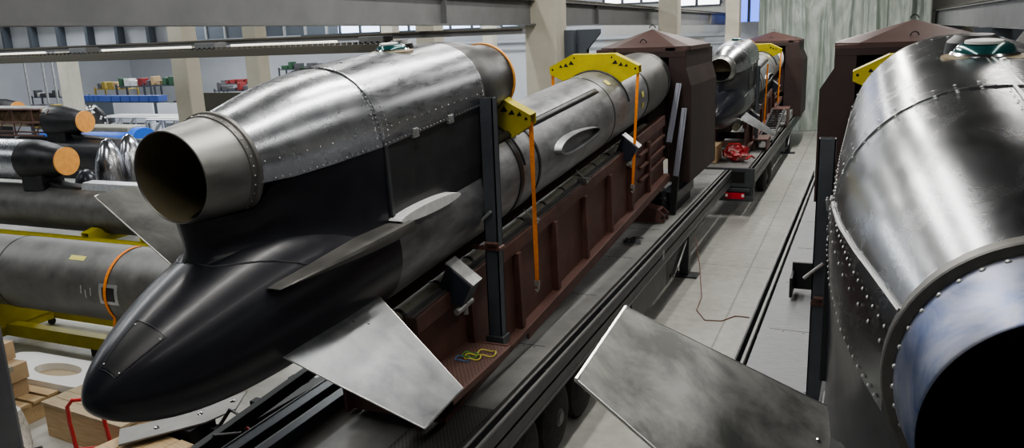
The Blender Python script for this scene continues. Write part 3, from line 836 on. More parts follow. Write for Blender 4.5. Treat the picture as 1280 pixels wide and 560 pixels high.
build_strap('orange strap hanging beside the distant missile, farther one', (-3.05, 33.6, 4.4), (-3.1, 33.6, 2.3), .05)
build_post('tall blue-grey steel post in front of the large left missile', (-3.70, 7.85, 1.95), 2.80)
build_post('blue-grey hollow post left of the right foreground missile', (-.30, 8.6, 1.36), 2.91, sg=-1)
build_post('dark post beside the distant missile', (-3.15, 27.2, 1.42), 2.7, .12, False)
for i, (a, c) in enumerate((((-3.60, 17.78, 3.68), (-3.66, 17.25, 2.25)), ((-3.72, 17.75, 4.22), (-3.80, 17.15, 3.0)))):
    o = empty('hood_prop', c); b = MB(); p = Vector(a) - Vector(c); b.beam((0, 0, 0), p, .12, .05, (0, 1, 0)); b.beam((0, -.02, 0), p * .99 + Vector((0, -.03, 0)), .05, .09, (0, 1, 0))
    b.build('prop_bar', 'prop', o, bevel=.005)
    if i == 0: b = MB(); b.beam((0, 0, 0), (-.05, -.1, -.83), .14, .12, (0, 1, 0)); b.build('prop_foot', 'black_iron', o, bevel=.01)
    tag(o, ['pale grey-lilac prop bar right of the hood opening', 'pale grey-lilac prop bar beside the missile nose under the hood'][i], 'prop')

# step grating beside the post and its mat
o = empty('step_grating', (-3.70, 6.85, 2.05)); tag(o, 'perforated red-brown step plate with coiled wires on it beside the grey post', 'step plate')
b = MB(); b.box(-.22, .28, -.70, .70, -.012, 0); b.build('perforated_plate', 'perf', o)
b = MB(); b.box(-.24, .30, -.72, -.69, -.06, .012); b.box(-.24, .30, .69, .72, -.06, .012); b.box(-.24, -.21, -.72, .72, -.06, .012); b.box(.27, .30, -.72, .72, -.06, .012)
b.build('plate_frame', 'rust', o, bevel=.003)
b = MB(); b.beam((-.1, -.5, -.05), (-.22, -.5, -.5), .05); b.beam((-.1, .5, -.05), (-.22, .5, -.5), .05); b.build('support_arm', 'rust', o)
o = empty('wire_coil', (-3.66, 7.15, 2.06)); tag(o, 'small loops of green, yellow and blue wire on the step plate', 'wires')
for nm, m, dx, dy, rr in (('yellow_loop', 'wirey', .10, .1, .085), ('green_loop', 'wiregreen', -.05, .0, .07), ('blue_loop', 'wireb', -.08, -.12, .065), ('yellow_loop', 'wirey', .0, -.04, .075)):
    b = MB(); b.tube([(dx + rr * math.cos(a) * 1.2, dy + rr * math.sin(a), .012 + .012 * math.sin(3 * a + dx)) for a in [2 * PI * k / 28 for k in range(28)]], .007, 6, True)
    b.build(nm, m, o, True)

# things standing on the left trailer, in front of the hood
o = empty('tool_box', (-3.83, 18.35, 1.40)); tag(o, 'grey steel box on the deck below the hood', 'box')
b = MB(); b.box(-.17, .17, -.95, .95, .22, .44); b.build('box_body', 'rail', o, bevel=.01)
b = MB(); b.box(-.12, .12, -.8, .8, 0, .22); b.build('box_stand', 'black_iron', o)
b = MB(); b.box(-.18, .18, -.96, .96, .43, .455); b.build('box_lid', 'post', o, bevel=.006)
o = empty('pivot_arm', (-4.18, 16.3, 1.42)); tag(o, 'tapered red-brown steel arm reaching across the deck in front of the grey box', 'arm')
b = MB(); b.prism([(-.45, 0), (.50, 0), (.50, .16), (.40, .26), (-.45, .46)], 'y', -.05, .0); b.prism([(-.45, 0), (.50, 0), (.50, .16), (.40, .26), (-.45, .46)], 'y', .30, .35); b.build('arm_plate', 'rust', o, bevel=.004)
b = MB(); b.plate([(-.45, -.05, .46), (.40, -.05, .26), (.40, .35, .26), (-.45, .35, .46)], .012); b.build('arm_top', 'rust', o)
b = MB(); b.tube([(.46, -.08, .12), (.46, .38, .12)], .03, 12); b.build('pivot_pin', 'black_iron', o, True)
o = empty('winch', (-4.05, 17.15, 1.40)); tag(o, 'black winch with a toothed wheel between the cradle and the grey box', 'winch')
b = MB(); b.tube([(-.15, 0, .35), (.12, 0, .35)], .17, 20); b.build('drum', 'black_iron', o, True)
b = MB(); b.prism([(.0 + (.24 if k % 2 else .20) * math.cos(2 * PI * k / 32), .35 + (.24 if k % 2 else .20) * math.sin(2 * PI * k / 32)) for k in range(32)], 'x', .12, .16); b.build('gear_wheel', 'rail', o)
b = MB(); b.box(-.2, .2, -.2, .2, 0, .2); b.beam((0, .2, .1), (0, .5, .3), .12); b.build('winch_base', 'black_iron', o, bevel=.01)
b = MB(); b.tube([(.13, 0, .35), (.20, 0, .35)], .05, 12); b.build('shaft_end', 'galv', o, True)
o = empty('chain_heap', (-3.90, 14.6, 1.41)); tag(o, 'small heap of dark chain on the deck beside the cradle', 'chain')
b = MB()
for k in range(26):
    cx, cy, a = random.uniform(-.16, .16), random.uniform(-.22, .22), random.uniform(0, PI)
    tl = random.uniform(-.5, .5)
    b.tube([(cx + .05 * math.cos(t) * math.cos(a) - .028 * math.sin(t) * math.sin(a), cy + .05 * math.cos(t) * math.sin(a) + .028 * math.sin(t) * math.cos(a), .03 + .03 * tl * math.cos(t) + .001 * k) for t in [2 * PI * j / 12 for j in range(12)]], .009, 5, True)
b.build('chain_links', 'rail', o, True)
b = MB()
for x in (-.035, .035): b.box(x - .028, x + .028, -.002, .002, -.09, .09)
o = b.build('white_sticker', 'galv', None, loc=(-3.318, 14.6, 1.2)); o.rotation_euler = (0, 0, PI / 2); tag(o, 'pair of pale stickers on the side of the left trailer rail', 'sticker')

# perforated walkway sheet on deck below fin
b = MB(); b.box(-.32, .34, -.95, .85, 0, .012); o = b.build('perforated_mat', 'perfg', loc=(-3.85, 6.4, 1.405)); tag(o, 'dark perforated sheet lying on the deck below the step plate', 'sheet')

# right trailer clutter
o = empty('deck_block', (-.55, 12.6, 1.40)); tag(o, 'black open bracket box on the deck of the right trailer beside the post', 'bracket box')
b = MB(); b.box(-.3, .12, -.03, .03, 0, .42); b.box(-.3, -.26, -.5, .03, 0, .30); b.build('bracket_plate', 'black_iron', o, bevel=.005)
b = MB(); b.tube([(.0, -.1, .12), (.25, -.1, .12)], .09, 16); b.tube([(.05, -.25, .3), (.3, -.25, .32)], .02, 8); b.build('bracket_roller', 'rust', o, True)
o = empty('rail_latch', (-.45, 6.3, 2.0)); tag(o, 'small bright latch on the blue-grey post beside the right missile', 'latch')
b = MB(); b.box(-.03, .03, -.02, .02, -.14, .1); b.dome((0, -.02, .08), .03, (0, -1, 0)); b.dome((0, -.02, -.1), .025, (0, -1, 0)); b.build('latch_body', 'chrome', o, True)

# far trailer clutter
o = empty('equipment_bag', (-3.40, 24.75, 1.42)); tag(o, 'red and pink crumpled bag on the rear of the distant trailer', 'bag')
b = MB()
rings = []
for i in range(9):
    t = i / 8; rr = .38 * math.sin(PI * (.08 + .86 * t)) ** .6
    rings.append([(rr * (1 + .2 * math.sin(3 * a + i)) * math.cos(a), rr * .9 * (1 + .18 * math.sin(4 * a + i * 2)) * math.sin(a), .02 + .42 * t + .03 * math.sin(5 * a)) for a in [2 * PI * k / 20 for k in range(20)]])
b.loft(rings); b.build('bag_body', mat('crumpled_red_fabric', (.42, .02, .03), .5, 0., (.75, .45, .42), 5, 4, lo=.5, hi=.62, bump=.6, bscale=8, bdist=.03), o, True)
b = MB(); b.tube([(-.3, -.2, .3), (-.2, -.3, .55), (.1, -.3, .55), (.25, -.2, .3)], .03, 8); b.tube([(.3, -.3, .1), (.45, -.25, .2), (.5, 0, .1)], .03, 8); b.build('bag_strap', 'red', o, True)
o = empty('ramp_ladder', (-2.97, 30.4, 1.43), (.0, 0, 0)); tag(o, 'dark ribbed ladder ramp on the distant trailer deck', 'ladder')
b = MB(); b.beam((-.22, -2.2, .12), (-.22, 2.2, .75), .05, .12); b.beam((.22, -2.2, .12), (.22, 2.2, .75), .05, .12); b.build('side_bar', 'rail', o)
for k in range(14):
    b = MB(); t = k / 13; b.box(-.22, .22, lerp(-2.1, 2.1, t) - .05, lerp(-2.1, 2.1, t) + .05, lerp(.13, .75, t) - .015, lerp(.13, .75, t) + .015); b.build('rung', 'black_iron', o)
b = MB(); b.box(-.22, .24, -.6, .6, 0, .04); b.box(-.2, -.15, -.5, .5, -.33, 0); b.box(.18, .22, -.5, .5, -.33, 0)
o = b.build('step_plate', 'rust', loc=(-3.0, 27.5, 1.75)); tag(o, 'red-brown step plate beside the distant missile', 'step plate')
b = MB(); b.box(-.26, .26, -.6, .6, 0, .04); b.box(-.24, -.2, -.5, .5, -.68, 0); b.box(.2, .24, -.5, .5, -.68, 0)
o = b.build('step_plate', 'rust', loc=(-2.95, 34.0, 2.1)); tag(o, 'red-brown step plate below the distant hood', 'step plate')
o = empty('steel_channel', (-3.0, 36.3, 1.42)); b = MB(); b.box(-.2, .2, -1, 1, .0, .32); b.build('channel_body', 'galv', o, bevel=.01); tag(o, 'pale grey steel box at the front end of the distant trailer deck', 'box')
b = MB(); b.box(-.42, .42, -.5, .5, 0, .5)
o = b.build('timber_stack', 'wood', loc=(-4.35, 24.7, 1.42)); tag(o, 'pale timber stack behind the red bag on the distant trailer', 'timber')

# ================================================================ near left under-tail structure
o = empty('loading_ramp_frame', (-6.0, 5.5, .9)); tag(o, 'dark navy steel frame under the tail of the large left missile', 'frame')
def rel(*p): return (p[0] + 6.0, p[1] - 5.5, p[2] - .9)
b = MB(); b.beam(rel(-5.47, 4.2, 1.52), rel(-5.47, 9.5, 1.52), .15, .10); b.build('long_beam', 'navy', o, bevel=.006)
b = MB(); b.beam(rel(-5.545, 4.2, 1.575), rel(-5.545, 9.5, 1.575), .012, .012); b.build('beam_edge', 'railtop', o)
b = MB(); b.beam(rel(-5.18, 4.2, 1.50), rel(-5.18, 7.5, 1.50), .12, .14); b.build('long_beam', 'navy', o, bevel=.006)
for k in range(6):
    b = MB(); y = 6.5 + k * .75; b.beam(rel(-6.9, y, .95), rel(-5.65, y, .95), .12, .12); b.build('cross_beam', 'black_iron', o)
b = MB(); b.beam(rel(-6.1, 5.2, 1.30), rel(-5.85, 8.3, 1.65), .10, .14); b.beam(rel(-6.5, 5.9, 1.0), rel(-6.2, 9, 1.0), .16, .2); b.build('long_beam', 'black_iron', o, bevel=.006)
b = MB(); b.box(.38 - .6, .52 - .5, -.1, .1, -.9, 0); b.build('frame_leg', 'black_iron', o)
for pts in ((rel(-6.1, 5.6, 1.15), rel(-6.0, 5.7, 1.45), rel(-5.85, 5.9, 1.4), rel(-5.75, 5.9, 1.1)), (rel(-6.5, 6.2, 1.15), rel(-6.35, 6.3, 1.4), rel(-6.2, 6.3, 1.35), rel(-6.1, 6.2, 1.05))):
    b = MB(); b.tube(pts, .022, 8); b.build('hose_loop', 'hose', o, True)
b = MB(); b.tube([rel(-6.35, 6.0, 1.1), rel(-6.2, 6.25, 1.3), rel(-6.0, 6.3, 1.15)], .02, 8); b.build('red_hose', 'red', o, True)
o = empty('checker_panel', (-7.1, 6.4, 1.10)); tag(o, 'pale grey bolted plate strip below the tip of the black tail', 'plate')
b = MB(); b.plate([(-.60, -.47, 0), (-.11, .15, 0), (.12, .84, 0), (.34, .40, 0), (.24, .0, 0), (-.30, -.75, 0)], .02); b.build('panel_plate', 'deck', o)
for p in ((.16, .55, .012), (.02, .15, .012), (-.2, -.3, .012)):
    b = MB(); b.dome(p, .035, (0, 0, 1), .6, 10); b.build('panel_bolt', 'chrome', o, True)
b = MB(); b.box(-.3, .2, -.2, .2, -1.1, -.02); b.build('panel_support', 'black_iron', o)
o = empty('ratchet_tool', (-3.95, 5.75, 1.41)); tag(o, 'red handled clamp and black cable on the deck at the bottom edge', 'clamp')
b = MB(); b.tube([(-.5, 0, .03), (-.3, .18, .05), (-.1, .15, .05), (0, .05, .04)], .015, 8); b.build('cable', 'hose', o, True)
b = MB(); b.tube([(0, .06, .05), (.16, .12, .06)], .018, 8); b.tube([(0, .0, .05), (.17, .02, .06)], .018, 8); b.build('handle', 'red', o, True)
b = MB(); b.dome((-.02, .02, .03), .07, (0, 0, 1), .7, 12); b.build('clamp_jaw', 'galv', o, True)

# wooden board crate in front
o = empty('board_crate', (-7.05, 5.55, 0), (0, 0, -.18)); tag(o, 'pale wooden plank crate at the bottom edge below the black tail', 'crate')
for k in range(6):
    b = MB(); x = -.72 + k * .24; b.box(x, x + .232, -.75, .55 + .02 * (k % 2), .98, 1.02); b.build('lid_plank', 'wood', o, bevel=.004)
b = MB(); b.box(-.70, .70, -.72, .52, .05, .98); b.build('crate_side', 'ply', o, bevel=.004)
b = MB(); b.box(-.72, .72, -.76, -.72, .80, .95); b.box(-.72, .72, .53, .57, .80, .95); b.box(-.6, .6, -.7, .5, 0, .05); b.build('batten', 'wood', o, bevel=.004)

# ---- objects at the left foreground
o = empty('machine_column', (-3.98, 2.15, 0)); tag(o, 'grey scuffed metal column at the left edge of the picture', 'column')
b = MB(); b.box(-.30, .30, -.16, .16, 0, 4.36); b.build('column_body', mat('scuffed_grey_metal', (.13, .135, .145), .45, .3, (.20, .205, .215), 3, 8), o, bevel=.02)
b = MB(); b.box(-.31, .31, -.17, .17, 4.36, 4.38); b.build('column_cap', 'rail', o, bevel=.004)
b = MB(); b.box(-.4, .4, -.25, .25, 0, .04); b.build('column_foot', 'rail', o)

def cbox(label, loc, s, rz=0., name='cardboard_box'):
    o = empty(name, loc, (0, 0, rz)); tag(o, label, 'box')
    b = MB(); b.box(-s[0] / 2, s[0] / 2, -s[1] / 2, s[1] / 2, 0, s[2]); b.build('carton', 'card', o, bevel=.006)
    b = MB(); b.box(-s[0] / 2 - .001, s[0] / 2 + .001, -.03, .03, s[2] * .7, s[2] + .001); b.build('packing_tape', 'cream', o)
    return o
PX, PY = -12.1, 7.6
cbox('upper cardboard box of the stack beside the left column, tilted slightly', (-12.02, 7.22, .84), (.62, .46, .28), .10)
cbox('middle cardboard box of the stack beside the left column', (-11.8, 7.17, .58), (.72, .52, .26), .04)
cbox('lowest cardboard box of the stack beside the left column', (-11.82, 7.17, .33), (.68, .52, .25), -.03)
b = MB()
for k in range(4): b.box(-.7, .7, -.45 + k * .24, -.45 + k * .24 + .18, .29, .33)
for x in (-.65, -.05, .55): b.box(x, x + .1, -.45, .45, 0, .29)
o = b.build('wooden_pallet', 'wood', loc=(-11.8, 7.17, 0)); tag(o, 'wooden pallet under the cardboard boxes', 'pallet')
o = empty('wrapped_bundle', (-10.65, 6.35, 0)); tag(o, 'bundle wrapped in clear plastic film below the cardboard boxes', 'bundle')
b = MB(); rings = []
for i in range(11):
    t = i / 10
    rings.append([((.42 - .10 * t) * (1 + .1 * math.sin(4 * q + 3 * t)) * math.cos(q), (.38 - .08 * t) * (1 + .1 * math.sin(5 * q + 5 * t)) * math.sin(q), .62 * t) for q in [2 * PI * k / 28 for k in range(28)]])
b.loft(rings); b.build('film_wrap', 'film', o, True)
o = empty('white_ring_panel', (-11.75, 8.05, .30)); tag(o, 'flat white foam panel with a large round hole left of the black tail', 'panel')
b = MB(); n = 48; ou = [(1.25 * math.copysign(min(1, abs(math.cos(2 * PI * k / n)) * 1.25), math.cos(2 * PI * k / n)), .42 * math.copysign(min(1, abs(math.sin(2 * PI * k / n)) * 1.25), math.sin(2 * PI * k / n))) for k in range(n)]
inn = [(.10 + .48 * math.cos(2 * PI * k / n), .22 * math.sin(2 * PI * k / n)) for k in range(n)]
b.loft([[(x, y, .12) for x, y in inn], [(x, y, .12) for x, y in ou], [(x, y, 0) for x, y in ou], [(x, y, 0) for x, y in inn], [(x, y, .12) for x, y in inn]], True, False)
b.build('foam_sheet', 'white', o)
b = MB(); b.box(-1.2, 1.2, -.38, .38, -.30, -.002); o = b.build('plywood_block', 'ply', loc=(-11.75, 8.05, .30)); tag(o, 'plywood block under the white ring panel', 'block')
o = empty('timber_crate', (-9.6, 7.35, 0), (0, 0, -.1)); tag(o, 'low timber crate of pale boards behind the red trolley handle', 'crate')
for k in range(5): b = MB(); b.box(-.9, .9, -.5 + k * .2, -.5 + k * .2 + .193, .50, .54); b.build('board', 'ply', o, bevel=.003)
b = MB(); b.box(-.88, .88, -.48, .48, 0, .498); b.build('crate_side', 'wood', o)
o = empty('hand_truck', (-8.75, 6.3, 0), (0, 0, .5)); tag(o, 'red tubular trolley handle beside the tip of the black tail', 'trolley')
b = MB(); b.tube([(-.22, .12, .1), (-.21, 0, .85), (-.19, -.03, 1.08), (-.11, -.05, 1.17), (.11, -.05, 1.17), (.19, -.03, 1.08), (.21, 0, .85), (.22, .12, .1)], .026, 10); b.build('handle', 'red', o, True)
b = MB(); b.tube([(-.21, .06, .45), (.21, .06, .45)], .02, 8); b.build('cross_bar', 'red', o, True)
b = MB(); b.box(-.25, .25, -.2, .15, .08, .10); b.build('toe_plate', 'red', o)
for x in (-.27, .27):
    b = MB(); b.loft([[(x + d, .15 + .1 * math.cos(2 * PI * k / 20), .1 + .1 * math.sin(2 * PI * k / 20)) for k in range(20)] for d in (-.03, .03)]); b.build('wheel', 'tyre', o, True)
o = empty('gas_cylinder', (-9.25, 5.75, 0)); tag(o, 'red and white cylinder with a brass valve and black hoses at the bottom left', 'cylinder')
b = MB(); b.lathe_z([(.30, 0), (.31, .3), (.29, .42), (.18, .52), (.06, .56)], n=28); b.build('tank', mat('worn_red_white', (.62, .55, .52), .4, 0., (.50, .06, .05), 4, 6, lo=.45, hi=.6), o, True)
b = MB(); b.lathe_z([(.05, .54), (.06, .60), (.03, .68)], n=12); b.tube([(-.08, 0, .63), (.08, 0, .63)], .025, 8); b.build('valve', mat('brass', (.45, .28, .08), .3, 1.), o, True)
b = MB()
for s in (0, .06): b.tube([(.05, .02, .62 - s), (.2, .1, .66 - s), (.42, .05, .5 - s), (.5, -.15, .25 - s), (.45, -.3, .0)], .028, 8)
b.tube([(-.06, 0, .62), (-.2, .1, .6), (-.32, .25, .4), (-.4, .4, .1)], .02, 8); b.build('hose', 'hose', o, True)

# ================================================================ left hall: bodies on yellow stands, lying across
def side_body(label, nose_x, y, z, u_tail, r=R, kind='tube', root_name='unfinished_missile'):
    """body parallel to the room's x axis, nose towards +x; local y runs to the nose"""
    root = empty(root_name, (nose_x, y, z), (0, 0, -PI / 2)); tag(root, label, 'missile body'); return root
# L1
L1 = side_body('bare grey missile body on yellow stands nearest the black tail', -9.2, 9.35, 1.5, 0)
b = MB(); b.lathe_y([(-12.5, R), (-6, R), (-4.62, R)], 64); b.lathe_y([(-4.6, R + .012), (-4.55, R + .012), (-3, R + .012), (0, R + .012), (1.2, R * .95), (1.6, R * .8)], 64); b.build('fuselage_tube', 'tube2', L1, True)
b = MB(); b.lathe_y([(-4.63, R + .013), (-4.63, R + .018), (-4.60, R + .018), (-4.60, R + .013)], 64, cap=False); b.build('joint_ring', 'carbon', L1, True)
def rear_slot(root, u0, u1, z, sgn=1):
    b = MB(); n = 28; base = []; out = []
    for k in range(n):
        t = 2 * PI * k / n; y = (u0 + u1) / 2 + (u1 - u0) / 2 * math.cos(t); zz = z + .085 * math.sin(t); base.append((sgn * (fus_half(zz) - .01), y, zz)); out.append((sgn * (fus_half(zz) + .03), y, z + .06 * math.sin(t)))
    b.loft([base, out]); b.build('wing_slot', 'slot', root)
rear_slot(L1, -7.6, -4.95, .38)
b = MB(); a = math.radians
def patch(b, u, du, ac, da, e=.016, rr=R):
    rings = [[((rr + e) * math.cos(x), y, (rr + e) * math.sin(x)) for x in [lerp(a(ac - da), a(ac + da), j / 8) for j in range(9)]] for y in (u - du / 2, u + du / 2)]
    b.loft(rings, False, False)
patch(b, -2.75, .36, 52, 4); b.build('yellow_marking', 'ylabel', L1)
b = MB(); patch(b, -1.85, .42, 3, 15, .0155); b.build('pale_square_frame', 'galv', L1, True)
b = MB(); patch(b, -1.85, .28, 3, 10, .018); b.build('dark_access_hole', 'carbon', L1, True)
b = MB(); 
for du, da in ((-.62, 2), (-.52, -4), (-.40, 0)): patch(b, -1.85 + du, .03, 4 + da, 6)
b.build('chalk_mark', 'galv', L1)
def body_strap(label, root, u, rr=R + .02, w=.06):
    b = MB(); rings = []
    for k in range(19):
        x = a(lerp(-38, 100, k / 18)); c = u + .10 * (k / 18) - .0
        rings.append([((rr + e) * math.cos(x), c + s * w / 2, (rr + e) * math.sin(x)) for s, e in ((-1, 0), (1, 0), (1, .006), (-1, .006))])
    b.loft(rings); lo = rings[0][0]
    b.loft([rings[0], [(p[0] + .04, p[1] - .05, p[2] - .5) for p in rings[0]]])
    o = b.build('ratchet_strap', 'strap'); tag(o, label, 'strap'); o.location = root.location; o.rotation_euler = root.rotation_euler
    return o
body_strap('orange strap around the bare grey body nearest the black tail', L1, -1.95)
# L2
L2 = side_body('second grey missile body with orange-capped engine pod, behind the first', -16.6, 15.8, .95, 0)
b = MB(); b.lathe_y([(-9, R), (-4, R), (-.9, R)], 56); b.build('fuselage_tube', 'tube2', L2, True)
b = MB(); b.lathe_y([(-.88, R * .98), (.3, R * .98), (2, R * .9), (2.6, R * .7)], 56); b.build('nose_section', 'tube', L2, True)
b = MB(); b.lathe_y([(-.93, R + .004), (-.93, R + .015), (-.85, R + .015), (-.85, R + .004)], 56, cap=False); b.build('clamp_band', 'carbon', L2, True)
rear_slot(L2, -.65, .9, .12)
b = MB(); b.prism([(.62 * math.cos(t) * .9 - .1, .62 * math.sin(t) + .02) for t in [a(x) for x in (50, 70, 90, 110, 130)]] + [(-.45, .70), (-.2, .82), (.15, .80)], 'y', -3.6, .8)
b.build('top_tray', 'galv', L2)
def pod(root, u_end, zc, L_, m1='carbon', shell=True):
    b = MB(); rings = []
    for k in range(13):
        t = k / 12; u = lerp(u_end - L_, u_end, t); e = sstep(max(0, (t - .15) / .85)) ** 1.1; rr = lerp(.60, .40, e)
        rings.append([(rr * math.cos(2 * PI * j / 48), u, zc + rr * math.sin(2 * PI * j / 48)) for j in range(48)])
    b.loft(rings); c = b.build('intake_cowl', m1, root, True)
    b = MB(); b.lathe_y([(u_end - .02, .405), (u_end + .03, .405), (u_end + .03, 0)], 48, (0, zc)); b.build('intake_cover', 'cover', c, True)
    if shell:
        b = MB(); b.lathe_y([(u_end - L_ - 3.2, .60), (u_end - L_ + .01, .605)], 48, (0, zc)); b.build('nacelle_shell', 'alu', root, True)
    b = MB(); rr = []
    for u in (u_end - L_ + .05, u_end - L_ + .4, u_end - L_ * .45): 
        w = lerp(.44, .30, (u - u_end + L_) / L_); rr.append([(w, u, zc - .3), (w, u, R * .8), (-w, u, R * .8), (-w, u, zc - .3)])
    b.loft(rr); b.build('intake_strut', 'carbon', root, bevel=.03)
    b = MB(); b.prism([(u_end - .5, R * .85), (u_end + 2.3, R * .90), (u_end - .2, R * 1.12), (u_end - .7, R * 1.25)], 'x', -.2, .2)
    b.build('intake_fairing', 'carbon', root, bevel=.03)
pod(L2, -4.3, 1.38, 1.5)
# L3
L3 = side_body('third missile body with open engine bay and orange-capped pod, farther back', -15.5, 21.3, 1.55, 0)
b = MB(); b.lathe_y([(-15, R), (-4, R), (-.2, R), (1.2, R * .9), (2, R * .6)], 48); b.build('fuselage_tube', 'carbon', L3, True)
b = MB(); b.lathe_y([(-7.0, R + .004), (-7.0, R + .08), (-6.6, R + .08), (-6.6, R + .004)], 48, cap=False); b.build('saddle_band', 'carbon', L3, True)
b = MB(); b.box(.1, .35, -7.5, .5, R * .85, R + .08); b.build('top_tray', 'galv', L3)
pod(L3, -11.3, 1.25, 1.7, shell=False)
b = MB()
for x, z in ((.5, .75), (-.5, .75), (.5, 1.75), (-.5, 1.75), (.5, 1.25)): b.tube([(x, -19.5, z), (x, -13, z)], .035, 8)
for k in range(6):
    y = -19 + k * 1.1; b.tube([(.5, y, .75), (.5, y, 1.75)], .03, 8); b.tube([(.5, y, .75), (.5, y + 1.0, 1.75)], .02, 6)
b.build('engine_bay_frame', 'rust', L3, True)
b = MB(); b.lathe_y([(-19, .33), (-15, .38), (-13, .36)], 32, (0, 1.4)); b.build('engine_core', mat('bronze_engine', (.30, .21, .13), .35, .9, (.12, .09, .06), 6, 8), L3, True)
b = MB(); b.box(-.45, .45, -18.5, -13.4, 1.72, 1.80); b.build('engine_cover', 'galv', L3)
# a fourth pod end at the extreme left
o = side_body('orange-capped pod end at the left edge, behind the third body', -35.0, 24.5, 2.9, 0, root_name='engine_pod')
o['category'] = 'engine pod'
b = MB(); b.lathe_y([(-4, .5), (-.8, .5), (0, .38)], 32); b.build('pod_cowl', 'carbon', o, True); b = MB(); b.lathe_y([(0, .385), (.04, .385), (.04, 0)], 32); b.build('pod_cover', 'cover', o, True)
b = MB(); b.box(-.3, .3, -3, -1, -2.9, -.4); b.build('pod_stand', 'black_iron', o)

def yellow_stand(label, x, y, zc, w=1.9, bar=None):
    """transport stand: saddle across the body plus floor beams"""
    o = empty('yellow_stand', (x, y, 0)); tag(o, label, 'stand')
    b = MB(); arc = [(R * 1.02 * math.sin(a(t)), zc - R * 1.02 * math.cos(a(t))) for t in range(-52, 53, 8)]
    h = zc - R * .55
    for xx in (-.14, .14): b.prism([(-.95, .32), (.95, .32), (.95, .52), (.60, h)] + arc[::-1] + [(-.60, h), (-.95, .52)], 'x', xx - .012, xx + .012)
    b.build('saddle_plate', 'yellow', o)
    b = MB(); b.box(-.14, .14, .60, .95, .52, .54); b.plate([(-.14, .95, .52), (.14, .95, .52), (.14, .60, h), (-.14, .60, h)], .012); b.plate([(-.14, -.95, .52), (.14, -.95, .52), (.14, -.60, h), (-.14, -.60, h)], .012); b.build('gusset', 'yellow', o)
    b = MB(); b.box(-.10, .10, -1.1, 1.1, .14, .34); b.build('cross_tube', 'yellow', o, bevel=.008)
    for yy in (-1.0, 1.0):
        b = MB(); b.lathe_z([(.0, 0), (.0, 0)], n=4); b = MB()
        n = 20; b.loft([[(xx, yy + .07 * math.cos(2 * PI * k / n), .07 + .07 * math.sin(2 * PI * k / n)) for k in range(n)] for xx in (-.03, .03)]); b.build('caster_wheel', 'black_iron', o, True)
    return o
yellow_stand('yellow saddle stand under the left part of the nearest bare body', -14.9, 9.35, 1.5)
yellow_stand('yellow saddle stand under the right part of the nearest bare body', -10.2, 9.35, 1.5)
yellow_stand('yellow saddle stand under the second body, below its engine pod', -19.4, 15.8, .95)
yellow_stand('yellow saddle stand under the nose of the second body', -17.2, 15.8, .95)
for yy, lab, x0, x1 in ((9.45, 'yellow floor beam in front of the nearest bare body', -16, -9), (10.45, 'yellow floor beam behind the nearest bare body', -16, -9), (14.9, 'yellow floor beam in front of the second body', -24, -15)):
    b = MB(); b.box(x0, x1, -.10, .10, 0, .24); o = b.build('yellow_floor_beam', 'yellow', loc=(0, yy, .14), bevel=.008); tag(o, lab, 'beam')
    b = MB()
    for x in (x0 + .3, (x0 + x1) / 2, x1 - .3): b.box(x - .08, x + .08, -.08, .08, -.14, 0)
    b.build('beam_foot', 'black_iron', o)
# polished nose cones
for i, (x, y, s) in enumerate(((-21.35, 17.6, .98), (-21.75, 18.75, .96))):
    o = empty('nose_cone_shell', (x, y, 0)); tag(o, ['polished metal nose cone standing upright, with a pale label, left of the big nozzle', 'polished metal nose cone standing upright, half hidden by the big nozzle'][i], 'nose cone')
    b = MB(); b.lathe_z([(.50 * s, 1.1), (.50 * s, 1.3), (.47 * s, 1.7), (.40 * s, 2.1), (.29 * s, 2.42), (.16 * s, 2.65), (.05 * s, 2.73), (0, 2.74)], n=40); b.build('cone_shell', mat('cone_metal' + 'ab'[i], (.30, .30, .32), .22, 1., (.62, .62, .64), 6, 5, (3, 3, .3)), o, True)
    b = MB(); b.box(-.4, .4, -.4, .4, .6, 1.1); b.box(-.35, -.28, -.35, .35, 0, .6); b.box(.28, .35, -.35, .35, 0, .6); b.build('cone_stand', 'rail', o, bevel=.01)
    if i == 0:
        b = MB(); b.box(-.06, .20, -.345, -.33, 1.95, 2.03); b.build('paper_label', 'ylabel', o)
o = empty('small_black_shell', (-22.5, 17.6, 0)); tag(o, 'dark glossy shell with pale dots between the pod and the nose cones', 'shell')
b = MB(); b.lathe_z([(.38, .8), (.38, 1.2), (.30, 1.5), (.15, 1.7), (0, 1.75)], n=28); b.box(-.3, .3, -.3, .3, 0, .8); b.build('shell_body', 'black', o, True)
# blue covered thing
o = empty('blue_tub', (-27.5, 24.5, 0)); tag(o, 'long blue plastic cover with a rounded end behind the third body', 'cover')
b = MB(); rings = []
for u, s in ((-5.5, 1.), (-1, 1.), (0, .98), (.04, .95)):
    rings.append([(u, .75 * s * math.cos(PI * k / 14), 1.7 + .62 * s * math.sin(PI * k / 14) - .1) for k in range(15)] + [(u, -.75 * s, 1.3), (u, .75 * s, 1.3)])
b.loft(rings); b.build('cover_shell', 'blue', o, True)
b = MB(); b.box(-5.4, -.3, -.5, .5, 2.0, 2.26); b.build('cream_top', 'cream', o, bevel=.05)
b = MB(); b.box(-5.2, -.4, -.6, .6, 0, 1.3); b.build('cover_stand', 'black_iron', o)

